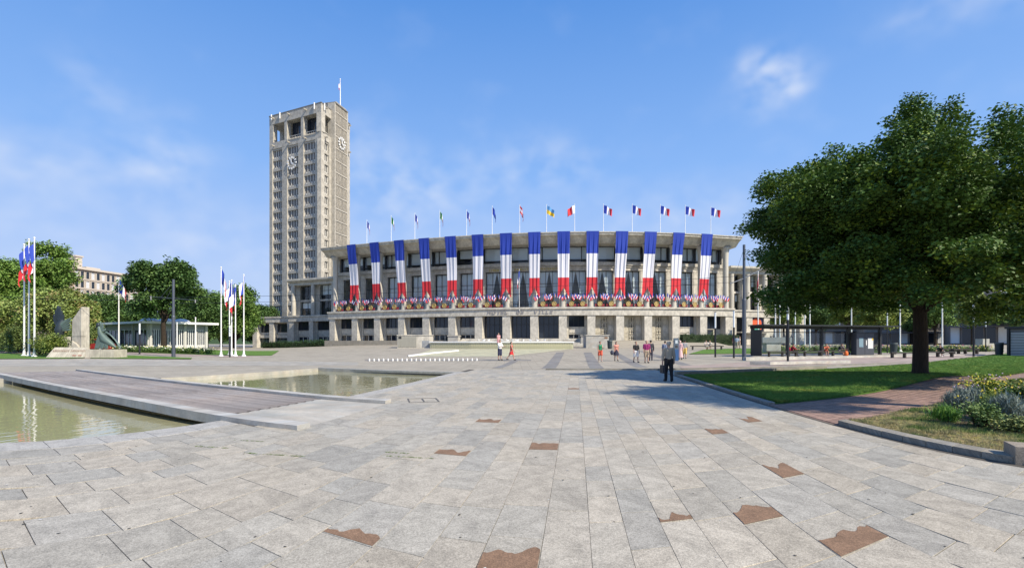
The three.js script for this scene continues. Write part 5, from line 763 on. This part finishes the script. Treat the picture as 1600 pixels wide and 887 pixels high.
// far buildings on the right
function house(name, label, px0, d0, px1, d1, H, storeys, cols, wallC, opts = {}) {
  const P = [B(px0, d0), B(px1, d1)], F = frameOf(...P), b = thing(name, label, 'building'), wm = std(lin(...wallC), .9, { map: concrete }), gy = ground(F.x, F.z), trim = std(lin(...wallC.map(v => v * 1.15)), .85), sh = (H - 1.2) / storeys;
  fit(part(b, 'wall', box(-F.w / 2, F.w / 2, gy - .6, gy + H, -11, -.25), wm), F); fit(part(b, 'roof_cornice', box(-F.w / 2 - .4, F.w / 2 + .4, gy + H, gy + H + .5, -11.4, .4), trim), F); if (storeys > 1) fit(part(b, 'shop_canopy', box(-F.w / 2, F.w / 2, gy + sh - .35, gy + sh - .1, -.24, 1.6), std(lin(.12, .12, .13), .7)), F);
  for (let s = 0; s < storeys; s++) for (let c = 0; c < cols; c++) { const x = lerp(-F.w / 2, F.w / 2, (c + .5) / cols), y = gy + .3 + s * sh, ww = F.w / cols * (s ? .27 : .4), hh = sh * (s ? .58 : .72); const w = fit(part(b, s ? 'window' : 'shop_window', [box(-ww - .12, -ww, s ? .5 : 0, hh + .5, -.24, 0), box(ww, ww + .12, s ? .5 : 0, hh + .5, -.24, 0), box(-ww - .12, ww + .12, hh + .5, hh + .65, -.24, .04)], trim), F, x, y, 0); part(w, 'pane', box(-ww, ww, s ? .5 : 0, hh + .5, -.23, -.17), (c * 3 + s) % 4 ? M.darkGlass : M.blind); }
}
house('street_building', 'beige four storey block behind the shelter and tree', 1235, 128, 1345, 124, 15, 4, 8, [.42, .37, .30]); house('street_building', 'grey block with dark shopfronts behind the big trunk', 1350, 116, 1480, 110, 12.5, 4, 9, [.30, .28, .26]); house('street_building', 'dark fronted low building right of the lime tree', 1484, 100, 1640, 92, 8.6, 2, 8, [.24, .22, .21]); house('street_building', 'pale tall block at far right above the kiosk', 1560, 150, 1760, 140, 22, 6, 9, [.40, .35, .30]);
house('street_building', 'low pale street front behind the trees at far left', -120, 118, 40, 124, 9, 3, 8, [.40, .34, .29]);
// planted bed at the right foreground
{
  const lav = (r) => { const k = .8 + r() * .4; return lin(.19 * k, .235 * k, .20 * k); };
  const put = (px, row) => { const d = 1320 / (row - 535); return [...B(px, d)].reduce((a, v, i) => i ? [a[0], .04, v] : [v], []); };
  const leafN = (() => { const r = rng(6), out = []; for (let i = 0; i < 30; i++) { const a = r() * 6.28, l = .10 + r() * .10, w = .008, el = .5 + r() * .9, c = Math.cos(a) * Math.cos(el), sn = Math.sin(a) * Math.cos(el), y = Math.sin(el), b = (r() - .5) * .22, d = (r() - .5) * .22, h = (r() - .5) * .15, g = new THREE.BufferGeometry(); g.setAttribute('position', new THREE.Float32BufferAttribute([b - w * Math.sin(a), h, d + w * Math.cos(a), b + w * Math.sin(a), h, d - w * Math.cos(a), b + c * l, h + y * l, d + sn * l], 3)); g.computeVertexNormals(); out.push(g); } return merge(out); })();
  bush('grey_shrub', 'silvery grey lavender shrub at the left of the bed', put(1506, 652), .66, .66, lav, 700, 101, leafN, .8); bush('leafy_plant', 'small bright green plant in front of the silvery shrub', put(1479, 666), .42, .30, greenOf(.12, .26, .03), 700, 102, leafN, .8);
  bush('leafy_plant', 'tall yellow green plant behind the silvery shrub', put(1540, 636), .95, .85, greenOf(.19, .25, .03), 210, 103, leafClump.fine, .42); bush('leafy_plant', 'green shrub in the middle of the bed', put(1532, 674), .62, .52, greenOf(.10, .17, .04), 420, 104, leafClump.fine, .34); bush('grey_shrub', 'silvery shrub right of the middle of the bed', put(1572, 668), .55, .60, lav, 700, 105, leafN, .8); bush('leafy_plant', 'tall dark leafy plant at the right edge of the bed', put(1606, 656), .9, .95, greenOf(.08, .15, .03), 260, 106, leafClump.fine, .42); bush('leafy_plant', 'low straggly plant at the lower right of the bed', put(1586, 682), .6, .34, greenOf(.14, .18, .05), 420, 107, leafClump.fine, .32); bush('leafy_plant', 'grassy clump between the two silvery shrubs', put(1551, 662), .5, .55, greenOf(.13, .2, .04), 600, 108, leafN, .8);
  const t = thing('yellow_blooms', 'small yellow blooms over the planted bed', 'flowers'), r = rng(17), im = new THREE.InstancedMesh(new THREE.IcosahedronGeometry(1, 0), std(lin(1, 1, 1), .7), 170), m = new THREE.Matrix4(); for (let i = 0; i < 170; i++) { const px = lerp(1500, 1600, r()), row = lerp(632, 662, r()), [x, , z] = put(px, row), s = .010 + r() * .012, y = .45 + r() * .42; m.makeScale(s, s, s); m.setPosition(x + (r() - .5) * .3, y, z); im.setMatrixAt(i, m); im.setColorAt(i, r() < .8 ? lin(.75, .6, .06) : lin(.55, .42, .55)); } im.name = 'blossoms'; im.userData.kind = 'stuff'; t.add(im);
  structure('bed_soil', surf(10, 6, (u, v) => { const a = lerp(6.1, 9.5, u), L = lerp(3.6, 5.6, v), [x, z] = W(a, L); const e = Math.min(u, v, 1 - u, 1 - v); return [x, .055 + .05 * clamp(e * 6) + .015 * n2(x * 5, z * 5), z]; }), std(lin(.13, .09, .065), 1, { map: speckle }));
}
// ---------------------------------------------------------------- people: one smooth skin from blended bones, clothes fitted over it
function netSurface(fn, lo, hi, cell) {       // naive surface nets
  const n = [0, 1, 2].map(k => Math.ceil((hi[k] - lo[k]) / cell) + 1), N = n[0] * n[1] * n[2], val = new Float32Array(N), id = (x, y, z) => x + n[0] * (y + n[1] * z);
  for (let z = 0; z < n[2]; z++) for (let y = 0; y < n[1]; y++) for (let x = 0; x < n[0]; x++) val[id(x, y, z)] = fn(lo[0] + x * cell, lo[1] + y * cell, lo[2] + z * cell);
  const vi = new Int32Array(N).fill(-1), pos = [], idx = [], E = [[0, 1], [0, 2], [0, 4], [1, 3], [1, 5], [2, 3], [2, 6], [3, 7], [4, 5], [4, 6], [5, 7], [6, 7]];
  for (let z = 0; z < n[2] - 1; z++) for (let y = 0; y < n[1] - 1; y++) for (let x = 0; x < n[0] - 1; x++) {
    const c = []; let s = 0; for (let k = 0; k < 8; k++) { c.push(val[id(x + (k & 1), y + (k >> 1 & 1), z + (k >> 2))]); if (c[k] < 0) s++; } if (!s || s === 8) continue;
    let px = 0, py = 0, pz = 0, q = 0; for (const [a, b] of E) if ((c[a] < 0) !== (c[b] < 0)) { const t = c[a] / (c[a] - c[b]); px += lerp(a & 1, b & 1, t); py += lerp(a >> 1 & 1, b >> 1 & 1, t); pz += lerp(a >> 2, b >> 2, t); q++; }
    vi[id(x, y, z)] = pos.length / 3; pos.push(lo[0] + (x + px / q) * cell, lo[1] + (y + py / q) * cell, lo[2] + (z + pz / q) * cell);
  }
  const quad = (a, b, c, d, f) => { if (a < 0 || b < 0 || c < 0 || d < 0) return; f ? idx.push(a, b, c, a, c, d) : idx.push(a, c, b, a, d, c); };
  for (let z = 1; z < n[2] - 1; z++) for (let y = 1; y < n[1] - 1; y++) for (let x = 1; x < n[0] - 1; x++) { const v = val[id(x, y, z)] < 0; if (v !== val[id(x + 1, y, z)] < 0) quad(vi[id(x, y, z)], vi[id(x, y - 1, z)], vi[id(x, y - 1, z - 1)], vi[id(x, y, z - 1)], !v); if (v !== val[id(x, y + 1, z)] < 0) quad(vi[id(x, y, z)], vi[id(x, y, z - 1)], vi[id(x - 1, y, z - 1)], vi[id(x - 1, y, z)], !v); if (v !== val[id(x, y, z + 1)] < 0) quad(vi[id(x, y, z)], vi[id(x - 1, y, z)], vi[id(x - 1, y - 1, z)], vi[id(x, y - 1, z)], !v); }
  const g = new THREE.BufferGeometry(); g.setAttribute('position', new THREE.Float32BufferAttribute(pos, 3)); g.setIndex(idx); g.computeVertexNormals(); return g;
}
function field(bones, grow, k = .035) { const B2 = bones.map(([a, b, r0, r1]) => { const d = [b[0] - a[0], b[1] - a[1], b[2] - a[2]]; return [a, d, d[0] * d[0] + d[1] * d[1] + d[2] * d[2] || 1e-9, r0 + grow, r1 + grow]; }); return (x, y, z) => { let m = 1e3; for (const [a, d, l, r0, r1] of B2) { const px = x - a[0], py = y - a[1], pz = z - a[2], t = clamp((px * d[0] + py * d[1] + pz * d[2]) / l), q = Math.hypot(px - d[0] * t, py - d[1] * t, pz - d[2] * t) - lerp(r0, r1, t), h = clamp(.5 + .5 * (m - q) / k); m = lerp(m, q, h) - k * h * (1 - h); } return m; }; }
function skinOf(bones, grow, cell, k) { const lo = [1e3, 1e3, 1e3], hi = [-1e3, -1e3, -1e3]; for (const [a, b, r0, r1] of bones) for (const [p, r] of [[a, r0], [b, r1]]) for (let i = 0; i < 3; i++) { lo[i] = Math.min(lo[i], p[i] - r - grow - cell * 2.5); hi[i] = Math.max(hi[i], p[i] + r + grow + cell * 2.5); } return netSurface(field(bones, grow, k), lo, hi, cell); }
const mixP = (a, b, t) => [lerp(a[0], b[0], t), lerp(a[1], b[1], t), lerp(a[2], b[2], t)];
function person(label, pos, turn, o) {
  const { h = 1.72, build = 1, cell = .02, sit = false, stride = 0, armL = [.1, .15], armR = [.1, .15], lean = 0, top = [.4, .4, .4], bottom = [.1, .1, .12], hair = [.05, .04, .03], skin = [.48, .29, .21], shoes = [.05, .05, .05], sleeve = .55, legs = 1, skirt = 0, hairLong = 0, female = false, bend = 0 } = o;
  const p = thing('person', label, 'person', pos, turn), S = h / 1.75, sc = v => v.map(c => c * S), b = build, hy = sit ? .50 : .93;
  const sh = female ? .165 : .19, hip = .095; const tip = (base, len, pitch, side) => [base[0] + side * len * .17, base[1] - Math.cos(pitch) * len, base[2] + Math.sin(pitch) * len];
  const fw = bend * .5, chest = [0, hy + .33, lean + fw * .35], neckB = [0, hy + .52 - fw * .18, lean * 1.4 + fw * .8], head = [0, neckB[1] + .165 - fw * .1, neckB[2] + .02 + fw * .2];
  const bones = [], cl = { torso: [], arms: [], hips: [], legs: [], feet: [] }; const add = (list, ...q) => { const s = [sc(q[0]), sc(q[1]), q[2] * S, q[3] * S]; bones.push(s); if (list) list.push(s); return s; };
  add(cl.torso, [-.04 * b, hy + .06, 0], [-.065 * b, chest[1] + .08, chest[2]], .092 * b, .096 * b); add(cl.torso, [.04 * b, hy + .06, 0], [.065 * b, chest[1] + .08, chest[2]], .092 * b, .096 * b); add(cl.torso, [-sh + .05, neckB[1] - .07, neckB[2]], [sh - .05, neckB[1] - .07, neckB[2]], .062, .062); if (female) add(cl.torso, [-.07, chest[1] + .03, chest[2] + .06], [.07, chest[1] + .03, chest[2] + .06], .065, .065);
  add(cl.hips, [-.07, hy, 0], [.075, hy, 0], .102 * b, .102 * b);
  add(null, neckB, [head[0], head[1] - .06, head[2] - .01], .055, .05); add(null, [0, head[1] + .02, head[2] - .012], [0, head[1] - .055, head[2] + .018], .088, .062); add(null, [0, head[1] - .01, head[2] + .085], [0, head[1] - .03, head[2] + .098], .012, .016); for (const s of [-1, 1]) add(null, [s * .082, head[1] - .015, head[2] - .005], [s * .09, head[1] + .015, head[2] - .01], .014, .016);
  const fingers = [];
  for (const [s, [sw, el]] of [[-1, armL], [1, armR]]) { const A = [s * sh, neckB[1] - .06, neckB[2]], E = tip(A, .29, sw, s), Wt = tip(E, .25, sw + el, s * .3), K = tip(Wt, .07, sw + el, 0); add(cl.arms, A, E, .052 * b, .042); add(cl.arms, E, Wt, .042, .028); add(null, Wt, K, .028, .034); for (let f = 0; f < 5; f++) { const th = f === 4, base = mixP(Wt, K, th ? .4 : 1), off = th ? .028 : (f - 1.5) * .018, q0 = [base[0] + (th ? -s * .012 : 0), base[1], base[2] + (th ? .03 : off)], q1 = tip(q0, th ? .045 : [.05, .06, .056, .042][f] * .6, sw + el + (th ? .7 : .15), 0), q2 = tip(q1, th ? .02 : .03, sw + el + .55, -s * .4); fingers.push(limb([sc(q0), sc(q1), sc(q2)], [.010 * S, .009 * S, .007 * S], 5)); } p.userData['hand' + (s < 0 ? 'L' : 'R')] = sc(K); }
  for (const s of [-1, 1]) { const H = [s * hip, hy - .02, 0], a = sit ? 1.45 : s * stride, K = tip(H, .43, a, s * .06), A = tip(K, .42, sit ? -.05 - .12 * s : Math.min(a, a - Math.abs(stride) * .55), 0); if (sit) A[1] = Math.max(.07, A[1]); add(cl.legs, H, K, .088 * b, .06); add(cl.legs, K, A, .058, .038); add(cl.feet, A, [A[0] + s * .02, A[1] - .03, A[2] + .15], .042, .034); }
  const floor = Math.min(...cl.feet.map(f => Math.min(f[0][1] - f[2], f[1][1] - f[3]))); p.position.y -= floor * (sit ? 0 : 1);
  const mat = (c, r = .85) => std(lin(...c), r);
  const body = part(p, 'body', merge([skinOf(bones, 0, cell * S, .03), ...fingers]), mat(skin, .6));
  const cutArms = cl.arms.flatMap(([A, Bq, r0, r1], i) => { const up = i % 2 === 0, f = up ? clamp(sleeve * 2) : clamp(sleeve * 2 - 1); return f <= .02 ? [] : [[A, mixP(A, Bq, f), r0 + .006, lerp(r0, r1, f) + .012]]; });
  part(p, female && o.dress ? 'dress' : 'shirt', skinOf([...cl.torso, ...cutArms, ...(o.tuck ? [] : cl.hips.map(q => [q[0], q[1], q[2] * .95, q[3] * .95]))], .012 * S, cell * S, .022), mat(top));
  if (skirt) { const y0 = hy, pts = [[.13 * b + .01, y0 + .08], [.15 * b, y0], [.19 * b + .03, y0 - skirt * .6], [.21 * b + .05, y0 - skirt]].map(q => new THREE.Vector2(q[0] * S, q[1] * S)); const g = new THREE.LatheGeometry(pts, 22); g.scale(1.05, 1, .85); part(p, 'skirt', g, mat(bottom)); }
  else part(p, legs > .7 ? 'trousers' : 'shorts', skinOf([...cl.hips, ...cl.legs.flatMap(([A, Bq, r0, r1], i) => { const up = i % 2 === 0, f = up ? clamp(legs * 2) : clamp(legs * 2 - 1); return f <= .02 ? [] : [[A, mixP(A, Bq, f), r0 + .004, lerp(r0, r1, f) + (legs < .7 ? .022 : .012)]]; })], .012 * S, cell * S, .03), mat(bottom));
  part(p, 'shoes', skinOf(cl.feet, .012, cell * S * .8, .01), mat(shoes, .6));
  const hd = sc(head), hb = [[[hd[0], hd[1] + .045 * S, hd[2] - .035 * S], [hd[0], hd[1] + .072 * S, hd[2] + .01 * S], .078 * S, .048 * S], [[hd[0], hd[1] - .0 * S, hd[2] - .06 * S], [hd[0], hd[1] + .03 * S, hd[2] - .045 * S], .06 * S, .08 * S]]; if (hairLong) hb.push([[hd[0], hd[1], hd[2] - .07 * S], [hd[0], hd[1] - hairLong * S, hd[2] - .09 * S], .07 * S, .05 * S]); part(p, 'hair', skinOf(hb, .012 * S, cell * S * .7, .03), mat(hair));
  for (const s of [-1, 1]) part(p, 'eye', sph(.011 * S, hd[0] + s * .032 * S, hd[1] + .004 * S, hd[2] + .076 * S, 1, .7, .6, 8), mat([.03, .025, .02], .3)); part(p, 'mouth', sph(.02 * S, hd[0], hd[1] - .06 * S, hd[2] + .072 * S, 1, .28, .5, 8), mat([.34, .12, .10]));
  return p;
}
const WP = (px, d) => { const [x, y, z] = groundAt(px, d); return [x, y + .012, z]; };
const handOf = (p, s) => { const h = p.userData['hand' + s]; return [h[0], h[1] + p.position.y, h[2]]; };
// man with briefcase, walking away
{ const p = person('man seen from behind in khaki shirt carrying a black briefcase', WP(1045, 21.6), Math.PI, { h: 1.70, cell: .012, top: [.36, .31, .24], bottom: [.012, .012, .014], hair: [.42, .37, .3], sleeve: .8, stride: .12, armL: [.05, .12], armR: [.02, .1], shoes: [.03, .025, .02] });
  const hp = p.userData.handR, g = thing('briefcase', 'black briefcase carried by the man walking away', 'briefcase', [p.position.x - hp[0], p.position.y + hp[1] - .42, p.position.z - hp[2]]); part(g, 'body', box(-.05, .05, 0, .34, -.22, .22), M.steelDark); part(g, 'handle', limb([[0, .33, -.07], [0, .41, -.05], [0, .41, .05], [0, .33, .07]], [.012, .012, .012, .012], 6), M.steelDark); delete p.userData.handL; delete p.userData.handR; }
const crowd = [
  ['man in white shirt and navy shorts before the fountain', 781, 43.5, .9, { h: 1.74, build: 1.2, top: [.72, .72, .70], bottom: [.03, .035, .08], legs: .52, sleeve: .45, hair: [.12, .09, .07], armL: [.5, 1.2], armR: [.5, 1.2], stride: .08 }],
  ['woman in a red dress walking before the fountain', 799, 43.3, 1.5, { h: 1.62, female: true, dress: true, top: [.62, .03, .03], bottom: [.62, .03, .03], skirt: .36, sleeve: .0, hair: [.05, .035, .03], stride: .42, armL: [.3, .3], armR: [-.3, .3] }],
  ['person in pink standing on the fountain rim side', 779, 66, .2, { h: 1.6, female: true, top: [.70, .35, .36], bottom: [.66, .32, .34], skirt: .5, sleeve: .3, hair: [.4, .25, .2] }, .55],
  ['woman in green top and coral shorts', 938, 41.5, .1, { h: 1.66, female: true, top: [.02, .20, .10], bottom: [.62, .11, .06], legs: .36, sleeve: .0, hair: [.05, .035, .03], stride: .12, armL: [.1, .5], armR: [.2, 1.6], shoes: [.5, .4, .33] }],
  ['woman in coral top and navy skirt with a bag', 963, 42.5, .1, { h: 1.62, female: true, top: [.60, .26, .20], bottom: [.025, .025, .05], skirt: .42, sleeve: .1, hair: [.05, .04, .035], hairLong: .14, stride: .12, armL: [.2, .4], armR: [-.3, .3] }],
  ['person in black top and white shorts', 994, 40.4, .3, { h: 1.68, build: 1.1, top: [.015, .015, .018], bottom: [.72, .72, .72], legs: .45, sleeve: .4, hair: [.2, .14, .09], stride: .22 }],
  ['heavy man in magenta shirt and beige shorts', 1010.5, 40, .0, { h: 1.76, build: 1.28, top: [.24, .02, .12], bottom: [.42, .33, .24], legs: .5, sleeve: .45, hair: [.42, .28, .22], stride: .08, armL: [.1, .3], armR: [.15, .4], shoes: [.02, .02, .02] }],
  ['dark haired person mostly hidden behind the magenta shirt', 1017, 43, 3.0, { h: 1.72, top: [.05, .05, .06], bottom: [.05, .05, .07], hair: [.02, .02, .02], sleeve: .9 }],
  ['man in grey blue shirt beyond the man with briefcase', 1039.5, 43, 2.8, { h: 1.66, top: [.20, .24, .34], bottom: [.32, .28, .22], sleeve: .5, hair: [.05, .05, .05] }],
  ['woman in long pale pink dress beside the totem', 1063, 44.5, 2.6, { h: 1.66, female: true, dress: true, top: [.70, .46, .46], bottom: [.70, .46, .46], skirt: .72, sleeve: .9, hair: [.6, .42, .40], hairLong: .1 }],
  ['person in black and white top with yellow shorts', 1070, 46, 2.9, { h: 1.68, top: [.35, .35, .36], bottom: [.66, .46, .12], legs: .5, sleeve: .5, hair: [.02, .02, .02], stride: .1 }],
  ['person in dark red top in the group near the side entrance', 1147, 70, .3, { h: 1.72, top: [.16, .04, .05], bottom: [.04, .04, .05], sleeve: .6 }], ['person in pale blue shirt in the group near the side entrance', 1151.5, 69, 2.6, { h: 1.72, top: [.42, .48, .58], bottom: [.4, .33, .26], sleeve: .5, stride: .1 }], ['person in pale pink shirt in the group near the side entrance', 1156, 70, 1.2, { h: 1.70, top: [.68, .55, .50], bottom: [.5, .42, .36], legs: .5, sleeve: .4 }],
];
for (const [l, px, d, turn, o, lift] of crowd) { const q = WP(px, d); if (lift) q[1] += lift; const p = person(l, q, turn, { cell: .022, ...o }); delete p.userData.handL; delete p.userData.handR; }
// seated
for (const [l, px, d, turn, o] of [
  ['seated person with dark hair and red backpack in the shelter', 1238, 49.9, 1.2, { top: [.35, .03, .04], bottom: [.03, .03, .035], hair: [.02, .015, .015], sleeve: .6, bend: .25 }],
  ['seated person in orange top in the shelter', 1291, 50.5, -.3, { top: [.62, .16, .08], bottom: [.2, .04, .03], hair: [.1, .06, .04], sleeve: .2, legs: .4, bend: .3, female: true }],
  ['seated person in black top holding a pale bag in the shelter', 1312, 50.8, .5, { top: [.03, .03, .035], bottom: [.5, .5, .52], hair: [.03, .02, .02], sleeve: .4, legs: .4, bend: .5 }],
  ['dark dressed person bent forward on the bench right of the trunk', 1472, 48.7, -.9, { top: [.02, .02, .022], bottom: [.025, .025, .03], hair: [.12, .05, .03], sleeve: .5, legs: .5, bend: 1.1, shoes: [.6, .6, .6] }],
  ['left one of two pale dressed people on the long bench', 1103, 66.2, .1, { top: [.62, .52, .46], bottom: [.5, .46, .42], legs: .5, hair: [.12, .08, .05], bend: .2 }],
  ['right one of two pale dressed people on the long bench', 1109, 66.2, -.2, { top: [.66, .6, .52], bottom: [.6, .52, .46], legs: .4, hair: [.2, .12, .06], bend: .3 }]]) { const p = person(l, WP(px, d), turn, { cell: .024, h: 1.68, sit: true, armL: [.7, .9], armR: [.7, .9], ...o }); delete p.userData.handL; delete p.userData.handR; }
{ const t = thing('backpack', 'red backpack worn by the seated person', 'backpack', [0, 0, 0]); const q = WP(1238, 49.9); t.position.set(q[0] - .2, q[1] + .62, q[2] - .06); t.rotation.y = 1.2; part(t, 'bag', new THREE.SphereGeometry(.22, 12, 9).scale(.8, 1.15, .6), std(lin(.45, .03, .05), .7)); part(t, 'pocket', new THREE.SphereGeometry(.13, 10, 8).scale(.9, .9, .5).translate(0, -.05, -.12), std(lin(.4, .06, .08), .7)); }
{ const t = thing('orange_bag', 'bright orange bag on the platform beside the shelter bench', 'bag', WP(1323, 49.6)); part(t, 'bag', new THREE.SphereGeometry(.24, 12, 9).scale(.75, 1.1, .6).translate(0, .26, 0), std(lin(.75, .16, .03), .7)); part(t, 'handle', limb([[-.1, .48, 0], [-.06, .62, 0], [.06, .62, 0], [.1, .48, 0]], [.015, .015, .015, .015], 6), std(lin(.6, .12, .03), .7)); }
{ const q = WP(960.5, 42.3); const t = thing('shoulder_bag', 'navy shoulder bag at the side of woman in skirt', 'bag', [q[0] - .24, q[1] + .55, q[2] + .1]); part(t, 'bag', new THREE.SphereGeometry(.2, 10, 8).scale(.7, 1, .5).translate(0, .15, 0), std(lin(.035, .04, .07), .7)); part(t, 'strap', limb([[-.06, .3, 0], [.1, .75, -.06], [.06, .3, 0]], [.012, .012, .012], 5), M.steelDark); }
// white gulls on the fountain rim
for (let i = 0; i < 11; i++) { const px = [748, 756, 764, 785, 793, 801, 808, 818, 829, 840, 851][i], [x, z] = B(px, 69.6 + (px < 790 ? .6 : 0)), t = thing('gull', `small white gull, ${ord[i]} from the left on the fountain rim`, 'gull', [x, 1.80, z], i * 1.3, 'gulls on the fountain rim'); part(t, 'body', merge([sph(.12, 0, .14, 0, .75, .7, 1.5, 8), sph(.06, 0, .25, .15, 1, 1, 1, 7), limb([[0, .25, .2], [0, .24, .27]], [.018, .004], 5), limb([[0, .14, -.12], [0, .15, -.3]], [.06, .015], 6)]), M.white); part(t, 'legs', [limb([[.03, 0, 0], [.03, .1, 0]], [.008, .008], 4), limb([[-.03, 0, 0], [-.03, .1, 0]], [.008, .008], 4)], M.yellow); }
// parked cars glimpsed under the trees at far left
for (const [px, d, c, l] of [[10, 66, [.05, .055, .065], 'dark parked car at the far left under the trees'], [149, 64, [.35, .03, .03], 'red car partly hidden between stele and winged figure']]) { const t = thing('parked_car', l, 'car', groundAt(px, d), 0); const body = slab([[-2, .25], [2, .25], [2.05, .7], [1.5, .86], [.9, 1.38], [-.8, 1.42], [-1.6, .95], [-2.05, .85]], 1.6, .06); part(t, 'body', body, std(lin(...c), .3, { metalness: .2 })); for (const s of [-.86, .86]) part(t, 'window', slab([[-1.3, .92], [1.2, .9], [.78, 1.32], [-.72, 1.35]], .02).translate(0, 0, s), M.darkGlass); for (const x of [-1.25, 1.25]) for (const s of [-.8, .8]) { const w = new THREE.CylinderGeometry(.32, .32, .2, 16); w.rotateX(Math.PI / 2); w.translate(x, .32, s); const q = part(t, 'wheel', w, std(lin(.02, .02, .02), .8)); const rm = new THREE.CylinderGeometry(.19, .19, .22, 12); rm.rotateX(Math.PI / 2); rm.translate(x, .32, s); part(q, 'rim', rm, std(lin(.4, .4, .42), .4)); } }
renderer.render(scene, camera);
